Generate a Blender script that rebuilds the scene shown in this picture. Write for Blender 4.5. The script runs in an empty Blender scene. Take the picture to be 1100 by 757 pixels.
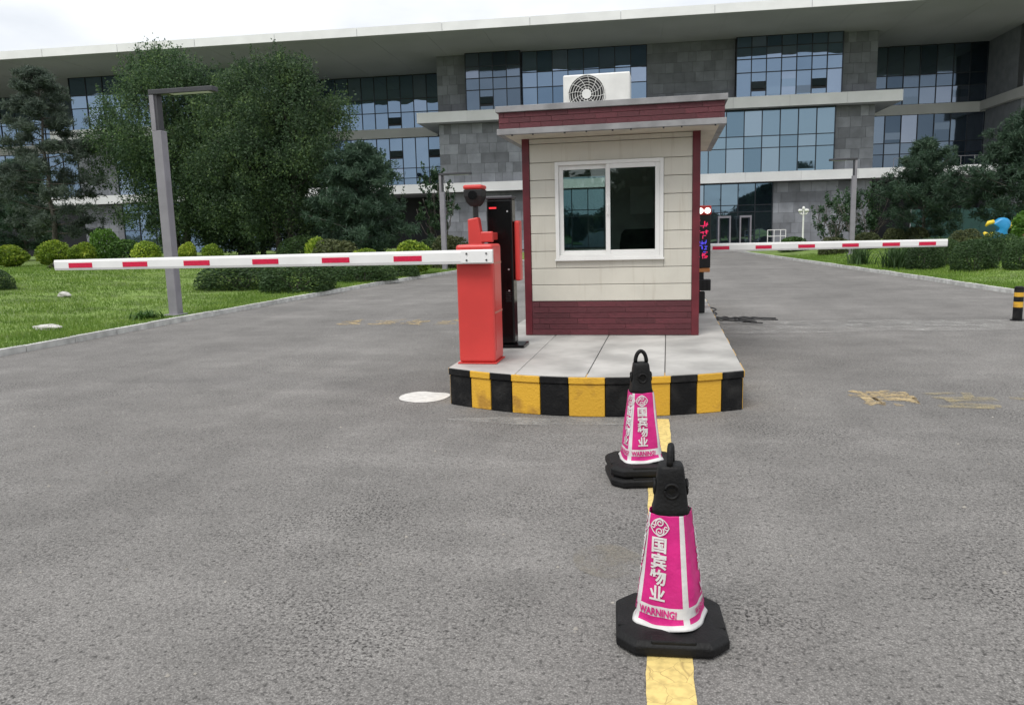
import bpy, bmesh, math, random
import numpy as np
from mathutils import Vector, Matrix
R = math.radians
rnd = random.Random(7)
scene = bpy.context.scene
C = scene.collection

# ---------------------------------------------------------------- camera
cam = bpy.data.cameras.new('camera'); co = bpy.data.objects.new('camera', cam); C.objects.link(co)
YAW, PITCH, ROLL = R(11.5), R(8.77), R(1.5)
fw = Vector((-math.sin(YAW)*math.cos(PITCH), math.cos(YAW)*math.cos(PITCH), -math.sin(PITCH)))
rt = Vector((math.cos(YAW), math.sin(YAW), 0)); up = rt.cross(fw)
rt, up = rt*math.cos(ROLL)-up*math.sin(ROLL), up*math.cos(ROLL)+rt*math.sin(ROLL)
co.matrix_world = Matrix(((rt.x, up.x, -fw.x, 0), (rt.y, up.y, -fw.y, 0), (rt.z, up.z, -fw.z, 1.6), (0, 0, 0, 1)))
cam.sensor_width = 36; cam.lens = 830/1100*36; cam.clip_end = 5000; cam.clip_start = .05
scene.camera = co
# ---------------------------------------------------------------- world: an overcast sky
SUN_EL, SUN_AZ = 58, 200        # degrees; azimuth clockwise from +Y
w = bpy.data.worlds.new('World'); scene.world = w; w.use_nodes = True
nt = w.node_tree; nt.nodes.clear(); N = nt.nodes.new; L = nt.links.new
wo = N('ShaderNodeOutputWorld'); bg = N('ShaderNodeBackground'); bg.inputs[1].default_value = .1
sky = N('ShaderNodeTexSky'); sky.sky_type = 'NISHITA'; sky.sun_disc = False
sky.sun_elevation = R(SUN_EL); sky.sun_rotation = R(SUN_AZ)
tc = N('ShaderNodeTexCoord'); no = N('ShaderNodeTexNoise'); no.inputs['Scale'].default_value = 3.0; no.inputs['Detail'].default_value = 6
no.inputs['Roughness'].default_value = .5
mp = N('ShaderNodeMapping'); mp.inputs['Scale'].default_value = (1, 1, 2.6)
rmp = N('ShaderNodeValToRGB'); rmp.color_ramp.elements[0].position = .35; rmp.color_ramp.elements[0].color = (.62, .645, .68, 1)
rmp.color_ramp.elements[1].position = .62; rmp.color_ramp.elements[1].color = (.92, .925, .93, 1)
vm = N('ShaderNodeVectorMath'); vm.operation = 'SCALE'; vm.inputs['Scale'].default_value = 7.7
mx = N('ShaderNodeMix'); mx.data_type = 'RGBA'; mx.inputs[0].default_value = .9
L(tc.outputs['Generated'], mp.inputs[0]); L(mp.outputs[0], no.inputs['Vector']); L(no.outputs['Fac'], rmp.inputs[0])
L(rmp.outputs[0], vm.inputs[0]); L(sky.outputs[0], mx.inputs[6]); L(vm.outputs[0], mx.inputs[7])
L(mx.outputs[2], bg.inputs[0]); L(bg.outputs[0], wo.inputs[0])
# ---------------------------------------------------------------- sun behind cloud
sl = bpy.data.lights.new('sun', 'SUN'); sl.energy = 1.3; sl.angle = R(25); sl.color = (1, .97, .92)
so = bpy.data.objects.new('sun', sl); C.objects.link(so)
sd = Vector((math.sin(R(SUN_AZ))*math.cos(R(SUN_EL)), math.cos(R(SUN_AZ))*math.cos(R(SUN_EL)), math.sin(R(SUN_EL))))
so.rotation_euler = sd.to_track_quat('Z', 'Y').to_euler()
vs = scene.view_settings; vs.view_transform = 'Standard'; vs.look = 'None'; vs.exposure = .82; vs.gamma = 1; vs.use_curve_mapping = False

# ---------------------------------------------------------------- materials
def nodes(name):
    m = bpy.data.materials.new(name); m.use_nodes = True
    t = m.node_tree; b = t.nodes['Principled BSDF']
    return m, t, b
def mat(name, col, rough=.6, var=.12, scale=6., detail=5., bump=0., bscale=40., metal=0., spec=.5, rnd_obj=0., coords='Object', tint=None, lo=.35, hi=.65):
    """plain surface: base colour broken up by noise, optional fine relief, optional change from piece to piece"""
    m, t, b = nodes(name); n = t.nodes.new; l = t.links.new
    c = n('ShaderNodeTexCoord'); src = c.outputs['Object']
    if coords == 'World':
        g = n('ShaderNodeNewGeometry'); src = g.outputs['Position']
    x = n('ShaderNodeTexNoise'); x.inputs['Scale'].default_value = scale; x.inputs['Detail'].default_value = detail; l(src, x.inputs['Vector'])
    r = n('ShaderNodeValToRGB'); e = r.color_ramp.elements
    d = tuple(max(0, v*(1-var)) for v in col); h = tuple(min(1, v*(1+var)) for v in col)
    if tint: d = tint
    e[0].position = lo; e[0].color = (*d, 1); e[1].position = hi; e[1].color = (*h, 1)
    l(x.outputs['Fac'], r.inputs[0]); out = r.outputs[0]
    if rnd_obj:
        o = n('ShaderNodeObjectInfo'); mr = n('ShaderNodeMapRange'); mr.inputs[3].default_value = 1-rnd_obj; mr.inputs[4].default_value = 1+rnd_obj
        l(o.outputs['Random'], mr.inputs[0]); v = n('ShaderNodeVectorMath'); v.operation = 'SCALE'
        l(out, v.inputs[0]); l(mr.outputs[0], v.inputs['Scale']); out = v.outputs[0]
    l(out, b.inputs['Base Color']); b.inputs['Roughness'].default_value = rough; b.inputs['Metallic'].default_value = metal
    b.inputs['Specular IOR Level'].default_value = spec
    if bump:
        y = n('ShaderNodeTexNoise'); y.inputs['Scale'].default_value = bscale; y.inputs['Detail'].default_value = 4; l(src, y.inputs['Vector'])
        bp = n('ShaderNodeBump'); bp.inputs['Strength'].default_value = bump; bp.inputs['Distance'].default_value = .01
        l(y.outputs['Fac'], bp.inputs['Height']); l(bp.outputs[0], b.inputs['Normal'])
    return m
def emit(name, col, s):
    m, t, b = nodes(name); b.inputs['Base Color'].default_value = (*col, 1); b.inputs['Emission Color'].default_value = (*col, 1); b.inputs['Emission Strength'].default_value = s
    return m
def leafmat(name, a, b_, c_, trans=.35):
    m, t, b = nodes(name); n = t.nodes.new; l = t.links.new
    g = n('ShaderNodeNewGeometry'); o = n('ShaderNodeObjectInfo')
    r = n('ShaderNodeValToRGB'); e = r.color_ramp.elements; e[0].color = (*a, 1); e[1].color = (*c_, 1); e[1].position = 1
    k = e.new(.55); k.color = (*b_, 1)
    no = n('ShaderNodeTexNoise'); no.inputs['Scale'].default_value = .9; no.inputs['Detail'].default_value = 3; l(g.outputs['Position'], no.inputs['Vector'])
    ma = n('ShaderNodeMath'); ma.operation = 'MULTIPLY_ADD'; l(g.outputs['Random Per Island'], ma.inputs[0]); ma.inputs[1].default_value = .55
    mr = n('ShaderNodeMapRange'); mr.inputs[1].default_value = .35; mr.inputs[2].default_value = .65; mr.inputs[3].default_value = 0; mr.inputs[4].default_value = .4
    l(no.outputs['Fac'], mr.inputs[0]); l(mr.outputs[0], ma.inputs[2]); l(ma.outputs[0], r.inputs[0])
    mr2 = n('ShaderNodeMapRange'); mr2.inputs[3].default_value = .85; mr2.inputs[4].default_value = 1.15; l(o.outputs['Random'], mr2.inputs[0])
    v = n('ShaderNodeVectorMath'); v.operation = 'SCALE'; l(r.outputs[0], v.inputs[0]); l(mr2.outputs[0], v.inputs['Scale'])
    l(v.outputs[0], b.inputs['Base Color']); b.inputs['Roughness'].default_value = .55; b.inputs['Specular IOR Level'].default_value = .3
    tr = n('ShaderNodeBsdfTranslucent'); l(v.outputs[0], tr.inputs['Color']); mxs = n('ShaderNodeMixShader'); mxs.inputs[0].default_value = trans
    l(b.outputs[0], mxs.inputs[1]); l(tr.outputs[0], mxs.inputs[2]); l(mxs.outputs[0], t.nodes['Material Output'].inputs[0])
    return m
def asphalt():
    m, t, b = nodes('asphalt'); n = t.nodes.new; l = t.links.new
    g = n('ShaderNodeNewGeometry'); P = g.outputs['Position']
    def noise(s, d=4, r=.55, st=None):
        x = n('ShaderNodeTexNoise'); x.inputs['Scale'].default_value = s; x.inputs['Detail'].default_value = d; x.inputs['Roughness'].default_value = r
        if st:
            mm = n('ShaderNodeMapping'); mm.inputs['Scale'].default_value = st; l(P, mm.inputs[0]); l(mm.outputs[0], x.inputs['Vector'])
        else: l(P, x.inputs['Vector'])
        return x.outputs['Fac']
    def rng(s, a, b_, c_, d): 
        x = n('ShaderNodeMapRange'); x.inputs[1].default_value = a; x.inputs[2].default_value = b_; x.inputs[3].default_value = c_; x.inputs[4].default_value = d; l(s, x.inputs[0]); return x.outputs[0]
    def mul(a, b_):
        x = n('ShaderNodeMath'); x.operation = 'MULTIPLY'; l(a, x.inputs[0]); l(b_, x.inputs[1]); return x.outputs[0]
    vor = n('ShaderNodeTexVoronoi'); vor.inputs['Scale'].default_value = 130; l(P, vor.inputs['Vector'])
    spk = rng(vor.outputs['Distance'], .05, .62, 1.2, .7)
    cell = n('ShaderNodeSeparateColor'); l(vor.outputs['Color'], cell.inputs[0]); cv = rng(cell.outputs[0], 0, 1, .76, 1.24)
    big = rng(noise(.35, 5, .6), .3, .7, .84, 1.14)
    mid = rng(noise(2.2, 6, .65), .3, .7, .9, 1.1)
    trk = rng(noise(.8, 4, .6, (1.1, .12, 1)), .35, .68, .92, 1.1)
    dust = rng(noise(1.1, 6, .7, (.25, 1.2, 1)), .5, .74, 1, 1.2)
    pit = rng(noise(38, 3, .5), .32, .43, .5, 1)
    rough_ = rng(noise(.9, 5, .6), .42, .66, 0, 1)                   # patches where the binder has gone and the pits show
    pit2 = rng(noise(62, 4, .6), .38, .5, .12, 1.06)
    mxp = n('ShaderNodeMix'); mxp.data_type = 'FLOAT'; l(rough_, mxp.inputs[0]); mxp.inputs[2].default_value = 1; l(pit2, mxp.inputs[3])
    f = mul(mul(mul(mul(mul(mul(mul(spk, cv), big), mid), trk), dust), pit), mxp.outputs[0])
    v = n('ShaderNodeVectorMath'); v.operation = 'SCALE'; v.inputs[0].default_value = (.232, .222, .211); l(f, v.inputs['Scale'])
    l(v.outputs[0], b.inputs['Base Color']); b.inputs['Roughness'].default_value = .85; b.inputs['Specular IOR Level'].default_value = .3
    bp = n('ShaderNodeBump'); bp.inputs['Strength'].default_value = .45; bp.inputs['Distance'].default_value = .004
    h = n('ShaderNodeMath'); h.operation = 'ADD'; l(rng(vor.outputs['Distance'], 0, .7, 1, 0), h.inputs[0]); l(noise(45, 3), h.inputs[1])
    l(h.outputs[0], bp.inputs['Height']); l(bp.outputs[0], b.inputs['Normal'])
    return m
def worn_paint(name, col, s=9., a=.42, b_=.6, s2=60.):
    """paint that has come off in flakes, so that the road shows through"""
    m, t, b = nodes(name); n = t.nodes.new; l = t.links.new
    g = n('ShaderNodeNewGeometry')
    x = n('ShaderNodeTexNoise'); x.inputs['Scale'].default_value = s; x.inputs['Detail'].default_value = 8; x.inputs['Roughness'].default_value = .7; l(g.outputs['Position'], x.inputs['Vector'])
    y = n('ShaderNodeTexNoise'); y.inputs['Scale'].default_value = s2; y.inputs['Detail'].default_value = 4; l(g.outputs['Position'], y.inputs['Vector'])
    ad = n('ShaderNodeMath'); ad.operation = 'MULTIPLY_ADD'; l(y.outputs['Fac'], ad.inputs[0]); ad.inputs[1].default_value = .35; l(x.outputs['Fac'], ad.inputs[2])
    mr = n('ShaderNodeMapRange'); mr.inputs[1].default_value = a+.17; mr.inputs[2].default_value = b_+.17; l(ad.outputs[0], mr.inputs[0])
    r = n('ShaderNodeValToRGB'); e = r.color_ramp.elements; e[0].color = (*[c*.8 for c in col], 1); e[1].color = (*col, 1); e[0].position = .3; e[1].position = .6; l(y.outputs['Fac'], r.inputs[0])
    l(r.outputs[0], b.inputs['Base Color']); b.inputs['Roughness'].default_value = .7
    tr = n('ShaderNodeBsdfTransparent'); mxs = n('ShaderNodeMixShader'); l(mr.outputs[0], mxs.inputs[0]); l(tr.outputs[0], mxs.inputs[1]); l(b.outputs[0], mxs.inputs[2])
    l(mxs.outputs[0], t.nodes['Material Output'].inputs[0])
    return m
def line_paint(name, col):
    """thick road paint with fine cracks"""
    m, t, b = nodes(name); n = t.nodes.new; l = t.links.new
    g = n('ShaderNodeNewGeometry')
    nz = n('ShaderNodeTexNoise'); nz.inputs['Scale'].default_value = 8; nz.inputs['Detail'].default_value = 5; l(g.outputs['Position'], nz.inputs['Vector'])
    av = n('ShaderNodeVectorMath'); av.operation = 'MULTIPLY_ADD'; l(nz.outputs['Color'], av.inputs[0]); av.inputs[1].default_value = (.08, .08, 0); l(g.outputs['Position'], av.inputs[2])
    vo = n('ShaderNodeTexVoronoi'); vo.feature = 'DISTANCE_TO_EDGE'; vo.inputs['Scale'].default_value = 13; l(av.outputs[0], vo.inputs['Vector'])
    mr = n('ShaderNodeMapRange'); mr.inputs[1].default_value = .0; mr.inputs[2].default_value = .022; l(vo.outputs[0], mr.inputs[0])
    n2 = n('ShaderNodeTexNoise'); n2.inputs['Scale'].default_value = 30; n2.inputs['Detail'].default_value = 6; l(g.outputs['Position'], n2.inputs['Vector'])
    r = n('ShaderNodeValToRGB'); e = r.color_ramp.elements; e[0].color = (*[c*.72 for c in col], 1); e[1].color = (*col, 1); e[0].position = .3; e[1].position = .6; l(n2.outputs['Fac'], r.inputs[0])
    mc = n('ShaderNodeMix'); mc.data_type = 'RGBA'; l(mr.outputs[0], mc.inputs[0]); mc.inputs[6].default_value = (.4, .29, .11, 1); l(r.outputs[0], mc.inputs[7])
    l(mc.outputs[2], b.inputs['Base Color']); b.inputs['Roughness'].default_value = .75
    return m
def facade_glass(name, col, rough=.02, spread=.16):
    m, t, b = nodes(name); n = t.nodes.new; l = t.links.new
    o = n('ShaderNodeObjectInfo'); mr = n('ShaderNodeMapRange'); mr.inputs[3].default_value = 1-spread; mr.inputs[4].default_value = 1+spread; l(o.outputs['Random'], mr.inputs[0])
    rp = n('ShaderNodeValToRGB'); e = rp.color_ramp.elements; e[0].color = (col[0]*.72, col[1]*.78, col[2]*.82, 1); e[1].color = (min(1, col[0]*1.4), min(1, col[1]*1.22), min(1, col[2]*1.16), 1)
    k = e.new(.3); k.color = (*col, 1); k = e.new(.75); k.color = (col[0]*1.05, col[1]*1.02, col[2], 1); l(o.outputs['Random'], rp.inputs[0])
    v = n('ShaderNodeVectorMath'); v.operation = 'SCALE'; l(rp.outputs[0], v.inputs[0]); l(mr.outputs[0], v.inputs['Scale'])
    l(v.outputs[0], b.inputs['Base Color']); b.inputs['Metallic'].default_value = .92; b.inputs['Roughness'].default_value = rough
    g = n('ShaderNodeNewGeometry'); x = n('ShaderNodeTexNoise'); x.inputs['Scale'].default_value = .5; x.inputs['Detail'].default_value = 1; l(g.outputs['Position'], x.inputs['Vector'])
    bp = n('ShaderNodeBump'); bp.inputs['Strength'].default_value = .25; bp.inputs['Distance'].default_value = .06; l(x.outputs['Fac'], bp.inputs['Height']); l(bp.outputs[0], b.inputs['Normal'])
    return m
def clear_glass(name, tint=(.75, .82, .8), refl=.16):
    m, t, b = nodes(name); n = t.nodes.new; l = t.links.new
    tr = n('ShaderNodeBsdfTransparent'); tr.inputs[0].default_value = (*tint, 1)
    gl = n('ShaderNodeBsdfGlossy'); gl.inputs['Roughness'].default_value = .01; gl.inputs[0].default_value = (.9, .95, .95, 1)
    fr = n('ShaderNodeLayerWeight'); fr.inputs[0].default_value = .35
    mr = n('ShaderNodeMapRange'); mr.inputs[3].default_value = refl*.1; mr.inputs[4].default_value = .9; l(fr.outputs['Fresnel'], mr.inputs[0])
    mxs = n('ShaderNodeMixShader'); l(mr.outputs[0], mxs.inputs[0]); l(tr.outputs[0], mxs.inputs[1]); l(gl.outputs[0], mxs.inputs[2])
    l(mxs.outputs[0], t.nodes['Material Output'].inputs[0])
    return m

M = {}
M['asphalt'] = asphalt()
M['soil'] = mat('soil', (.09, .1, .04), .95, .3, 3, coords='World')
M['lawn'] = mat('lawn', (.13, .195, .04), .95, .35, 1.6, 8, .4, 60, coords='World')
M['concrete'] = mat('concrete', (.4, .39, .37), .85, .2, 2.2, 8, .25, 70, rnd_obj=.06, coords='World')
M['kerbstone'] = mat('kerbstone', (.52, .52, .5), .85, .2, 5, 8, .3, 60, rnd_obj=.1, coords='World')
M['black_paint'] = mat('black_paint', (.028, .027, .026), .6, .1, 7, 8, .5, 50, rnd_obj=.2, coords='World', spec=.25, tint=(.006, .006, .0065), lo=.5, hi=.78)
M['yellow_paint'] = mat('yellow_paint', (.66, .37, .03), .55, .05, 7, 8, .5, 50, rnd_obj=.08, coords='World', tint=(.44, .23, .03), lo=.28, hi=.45)
M['crack'] = mat('joint_dirt', (.09, .085, .08), .95, .3, 8, coords='World')
M['road_yellow'] = line_paint('road_yellow', (.72, .55, .2))
M['worn_yellow'] = worn_paint('worn_yellow', (.5, .38, .2), 7, .36, .62)
M['worn_yellow_faint'] = worn_paint('worn_yellow_faint', (.42, .35, .2), 7, .36, .8)
M['white_splash'] = mat('white_splash', (.66, .65, .62), .7, .12, 14, 6, coords='World')
M['pale_patch'] = worn_paint('pale_patch', (.4, .39, .37), 3, .38, .8, 40)
M['siding'] = mat('siding', (.6, .578, .505), .45, .05, 2.5, 6, .04, 200, rnd_obj=.03)
def streaks(m):
    """rain streaks: a thin brownish film in narrow vertical runs"""
    t = m.node_tree; n = t.nodes.new; l = t.links.new; b = t.nodes['Principled BSDF']; src = b.inputs['Base Color'].links[0].from_socket
    g = n('ShaderNodeNewGeometry'); mp_ = n('ShaderNodeMapping'); mp_.inputs['Scale'].default_value = (16, 16, .9); l(g.outputs['Position'], mp_.inputs[0])
    x = n('ShaderNodeTexNoise'); x.inputs['Scale'].default_value = 1; x.inputs['Detail'].default_value = 6; x.inputs['Roughness'].default_value = .65; l(mp_.outputs[0], x.inputs['Vector'])
    mr = n('ShaderNodeMapRange'); mr.inputs[1].default_value = .55; mr.inputs[2].default_value = .8; mr.inputs[4].default_value = .5; l(x.outputs['Fac'], mr.inputs[0])
    mc = n('ShaderNodeMix'); mc.data_type = 'RGBA'; l(mr.outputs[0], mc.inputs[0]); l(src, mc.inputs[6]); mc.inputs[7].default_value = (.33, .28, .2, 1); l(mc.outputs[2], b.inputs['Base Color'])
streaks(M['siding'])
M['maroon'] = mat('maroon', (.125, .016, .024), .4, .2, 5, 5, rnd_obj=.05)
M['maroon_brick'] = mat('maroon_brick', (.105, .022, .03), .6, .22, 9, 6, .4, 90, rnd_obj=.18)
M['mortar'] = mat('mortar', (.27, .14, .14), .9, .2, 20)
M['roof_grey'] = mat('roof_grey', (.25, .25, .255), .6, .2, 5, 8, .1, 60, coords='World')
M['soffit_cream'] = mat('soffit_cream', (.55, .5, .41), .6, .1, 5)
M['white_pvc'] = mat('white_pvc', (.78, .78, .76), .35, .04, 3, 5)
M['booth_glass'] = clear_glass('booth_glass', (.78, .85, .83), .2)
M['interior'] = mat('interior', (.6, .6, .57), .8, .08, 4)
M['desk'] = mat('desk_wood', (.2, .13, .08), .5, .2, 8)
M['black_cloth'] = mat('black_cloth', (.015, .015, .018), .9, .2, 20)
M['paper'] = mat('paper', (.8, .8, .78), .8, .03, 5)
M['ac_white'] = mat('ac_white', (.74, .74, .71), .4, .06, 6, 6)
M['dark_metal'] = mat('dark_metal', (.012, .012, .013), .5, .2, 12)
M['ac_hole'] = mat('ac_hole', (.02, .02, .02), .9, .2, 12)
M['barrier_red'] = mat('barrier_red', (.6, .05, .044), .38, .06, 2.5, 5, .02, 150)
M['barrier_seam'] = mat('barrier_seam', (.5, .16, .12), .5, .1, 6)
M['arm_white'] = mat('arm_white', (.8, .8, .79), .35, .04, 3, 6)
M['reflect_red'] = mat('reflect_red', (.6, .012, .06), .35, .1, 60, 2)
M['bolt'] = mat('bolt', (.12, .12, .12), .4, .2, 30, metal=.7)
M['gloss_black'] = mat('gloss_black', (.004, .004, .0045), .2, .3, 6, spec=.3)
M['mark_red'] = emit('mark_red', (.8, .03, .04), .35)
M['rubber'] = mat('rubber', (.006, .006, .0064), .6, .35, 14, 6, .3, 80, spec=.28)
M['pink'] = mat('pink_vinyl', (.6, .014, .2), .5, .13, 9, 6, .6, 22)
M['sleeve_white'] = mat('sleeve_white', (.66, .65, .64), .5, .12, 9, 6, .4, 22)
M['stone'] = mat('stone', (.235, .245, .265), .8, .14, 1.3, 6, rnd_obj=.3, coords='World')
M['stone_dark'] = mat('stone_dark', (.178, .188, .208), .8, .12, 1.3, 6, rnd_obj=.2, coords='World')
M['joint_stone'] = mat('joint_stone', (.14, .145, .152), .9, .1, 2)
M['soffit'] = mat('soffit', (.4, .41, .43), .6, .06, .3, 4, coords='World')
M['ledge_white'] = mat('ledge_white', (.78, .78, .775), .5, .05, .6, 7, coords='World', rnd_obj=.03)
M['ledge_shaded'] = mat('ledge_shaded', (.5, .5, .49), .6, .05, .6, 6, coords='World')  # ledge finish in a greyer tone, the shade of the recesses put into the colour
M['glass_blue'] = facade_glass('glass_blue', (.16, .225, .31), spread=.06)
M['glass_teal'] = facade_glass('glass_teal', (.15, .22, .28), spread=.08)
M['glass_dark'] = facade_glass('glass_dark', (.105, .14, .185), .05, .3)
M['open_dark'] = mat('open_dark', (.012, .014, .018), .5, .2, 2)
M['mullion'] = mat('mullion', (.022, .027, .035), .4, .2, 2, metal=.3)
M['steel'] = mat('steel', (.55, .56, .57), .35, .08, 3, metal=.6)
M['lamp_grey'] = mat('lamp_grey', (.235, .225, .25), .5, .1, 3, 6)
M['lamp_dark'] = mat('lamp_dark', (.045, .045, .052), .5, .15, 3, 6)
M['bark'] = mat('bark', (.1, .09, .08), .95, .3, 9, 6, .8, 30)
M['leaf_dark'] = leafmat('leaf_dark', (0.0351, 0.0648, 0.0351), (0.0729, 0.1283, 0.0594), (0.1890, 0.2835, 0.0878), .42)
M['leaf_deep'] = leafmat('leaf_deep', (0.0216, 0.0459, 0.0243), (0.0405, 0.0810, 0.0405), (0.0810, 0.1418, 0.0607), .3)
M['needle'] = leafmat('needle', (0.0455, 0.0650, 0.0520), (0.0806, 0.1092, 0.0832), (0.1300, 0.1625, 0.1196), .35)
M['needle_green'] = leafmat('needle_green', (0.0324, 0.0621, 0.0405), (0.0567, 0.1026, 0.0648), (0.0945, 0.1553, 0.0891), .35)
M['leaf_yg'] = leafmat('leaf_yg', (0.0575, 0.1150, 0.0161), (0.2185, 0.3220, 0.0345), (0.6325, 0.6900, 0.1035), .35)
M['leaf_mid'] = leafmat('leaf_mid', (0.0300, 0.0720, 0.0168), (0.0600, 0.1320, 0.0264), (0.1200, 0.2280, 0.0480), .3)
M['leaf_hedge'] = leafmat('leaf_hedge', (0.0312, 0.0625, 0.0250), (0.0562, 0.1063, 0.0375), (0.1063, 0.1750, 0.0562), .3)
M['leaf_olive'] = leafmat('leaf_olive', (0.0440, 0.0605, 0.0220), (0.0825, 0.0990, 0.0385), (0.1430, 0.1540, 0.0660), .25)
M['leaf_bright'] = leafmat('leaf_bright', (.05, .12, .02), (.1, .22, .03), (.18, .34, .05), .35)
M['leaf_rust'] = leafmat('leaf_rust', (.12, .04, .02), (.2, .07, .03), (.3, .12, .05), .3)
M['grass'] = leafmat('grass', (0.0787, 0.1469, 0.0230), (0.1469, 0.2466, 0.0378), (0.2833, 0.3672, 0.0839), .38)
M['rock'] = mat('rock', (.5, .49, .46), .9, .25, 9, 7, .5, 30, coords='World')
M['cable'] = mat('cable', (.02, .02, .022), .6, .3, 20)
M['led_black'] = mat('led_black', (.01, .01, .012), .4, .2, 20)
M['led_red'] = emit('led_red', (.8, .03, .14), .4)
M['led_blue'] = emit('led_blue', (.1, .08, .8), .4)
M['flood'] = emit('flood', (.95, 1, .95), 1.3)
M['orange'] = mat('orange_strip', (.62, .25, .08), .5, .1, 10)
M['sculpt_blue'] = mat('sculpt_blue', (.02, .25, .52), .4, .1, 3)
M['sculpt_yellow'] = mat('sculpt_yellow', (.75, .55, .04), .4, .1, 3)
M['hoarding'] = mat('hoarding_green', (.008, .045, .036), .7, .15, 2)

# ---------------------------------------------------------------- mesh helpers
class MB:
    def __init__(s): s.v = []; s.f = []; s.m = []; s.mi = 0
    def add(s, vs, fs):
        k = len(s.v); s.v += [tuple(x) for x in vs]
        for q in fs: s.f.append(tuple(i+k for i in q)); s.m.append(s.mi)
        return s
    def box(s, x0, x1, y0, y1, z0, z1):
        return s.add([(x0,y0,z0),(x1,y0,z0),(x1,y1,z0),(x0,y1,z0),(x0,y0,z1),(x1,y0,z1),(x1,y1,z1),(x0,y1,z1)],
                     [(3,2,1,0),(4,5,6,7),(0,1,5,4),(1,2,6,5),(2,3,7,6),(3,0,4,7)])
    def prism(s, poly, z0, z1):
        n = len(poly); vs = [(x,y,z0) for x,y in poly]+[(x,y,z1) for x,y in poly]
        return s.add(vs, [tuple(range(n-1,-1,-1)), tuple(range(n,2*n))]+[(i,(i+1)%n,n+(i+1)%n,n+i) for i in range(n)])
    def loft(s, rings, caps=True, closed=True):
        n = len(rings[0]); vs = [p for r in rings for p in r]; fs = []
        for k in range(len(rings)-1):
            for i in range(n if closed else n-1):
                j = (i+1) % n; fs.append((k*n+i, k*n+j, (k+1)*n+j, (k+1)*n+i))
        if caps: fs += [tuple(range(n-1,-1,-1)), tuple(range((len(rings)-1)*n, len(rings)*n))]
        return s.add(vs, fs)
    def tube(s, pts, rad, n=8, caps=True):
        pts = [Vector(p) for p in pts]; rings = []
        if not isinstance(rad, (list, tuple)): rad = [rad]*len(pts)
        for i, p in enumerate(pts):
            d = (pts[min(i+1, len(pts)-1)]-pts[max(i-1, 0)]).normalized()
            a = d.cross(Vector((0, 0, 1)))
            if a.length < .05: a = d.cross(Vector((1, 0, 0)))
            a.normalize(); b = d.cross(a)
            rings.append([p+(a*math.cos(t)+b*math.sin(t))*rad[i] for t in [2*math.pi*k/n for k in range(n)]])
        return s.loft(rings, caps)
    def mesh(s, name, mats, smooth=False):
        me = bpy.data.meshes.new(name); me.from_pydata(s.v, [], s.f)
        for x in (mats if isinstance(mats, (list, tuple)) else [mats]): me.materials.append(x)
        if len(me.materials) > 1: me.polygons.foreach_set('material_index', s.m)
        bm = bmesh.new(); bm.from_mesh(me); bmesh.ops.recalc_face_normals(bm, faces=bm.faces); bm.to_mesh(me); bm.free()
        if smooth: me.polygons.foreach_set('use_smooth', [True]*len(me.polygons))
        me.update(); return me
    def build(s, name, mats, parent=None, smooth=False, bevel=0, loc=None, seg=2):
        o = bpy.data.objects.new(name, s.mesh(name, mats, smooth)); return fin(o, parent, bevel, loc, seg)
def fin(o, parent=None, bevel=0, loc=None, seg=2):
    C.objects.link(o)
    if parent: o.parent = parent
    if loc is not None: o.location = loc
    if bevel:
        b = o.modifiers.new('bevel', 'BEVEL'); b.width = bevel; b.segments = seg; b.limit_method = 'ANGLE'; b.angle_limit = R(35)
    return o
def inst(name, me, parent, loc, rot=(0, 0, 0), sc=(1, 1, 1), m=None):
    o = bpy.data.objects.new(name, me); C.objects.link(o); o.parent = parent; o.location = loc; o.rotation_euler = rot; o.scale = sc
    if m: 
        o.material_slots[0].link = 'OBJECT'; o.material_slots[0].material = m
    return o
def tag(o, label, cat, group=None):
    o['label'] = label; o['category'] = cat
    if group: o['group'] = group
    return o
def struct(o): o['kind'] = 'structure'; return o
def empty(name, loc=(0, 0, 0), rz=0):
    o = bpy.data.objects.new(name, None); C.objects.link(o); o.location = loc; o.rotation_euler = (0, 0, rz); o.empty_display_size = .2; return o
def copy_tree(o, parent=None):
    c = o.copy(); C.objects.link(c); c.parent = parent
    for ch in list(o.children): copy_tree(ch, c)
    return c
def unit(mat_): return MB().box(-.5, .5, -.5, .5, -.5, .5).mesh('piece', mat_)
def fast_mesh(name, V, F, m):
    """V (n,3), F (k,4) arrays"""
    me = bpy.data.meshes.new(name); V = np.ascontiguousarray(V, dtype=np.float32); F = np.ascontiguousarray(F, dtype=np.int32)
    me.vertices.add(len(V)); me.vertices.foreach_set('co', V.ravel()); k = F.shape[1]
    me.loops.add(F.size); me.loops.foreach_set('vertex_index', F.ravel())
    me.polygons.add(len(F)); me.polygons.foreach_set('loop_start', np.arange(len(F), dtype=np.int32)*k)
    me.materials.append(m); me.update(calc_edges=True); me.validate(); return me
def text_mesh(body, size, off=0.0, space=1.0):
    cu = bpy.data.curves.new('lettering', 'FONT'); cu.body = body; cu.size = size; cu.align_x = 'CENTER'; cu.align_y = 'CENTER'; cu.offset = off; cu.space_character = space
    cu.resolution_u = 3
    o = bpy.data.objects.new('lettering', cu); C.objects.link(o)
    dg = bpy.context.evaluated_depsgraph_get(); me = bpy.data.meshes.new_from_object(o.evaluated_get(dg))
    vs = [tuple(v.co) for v in me.vertices]; fs = [tuple(p.vertices) for p in me.polygons]
    bpy.data.objects.remove(o); bpy.data.meshes.remove(me)
    return vs, fs

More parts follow.
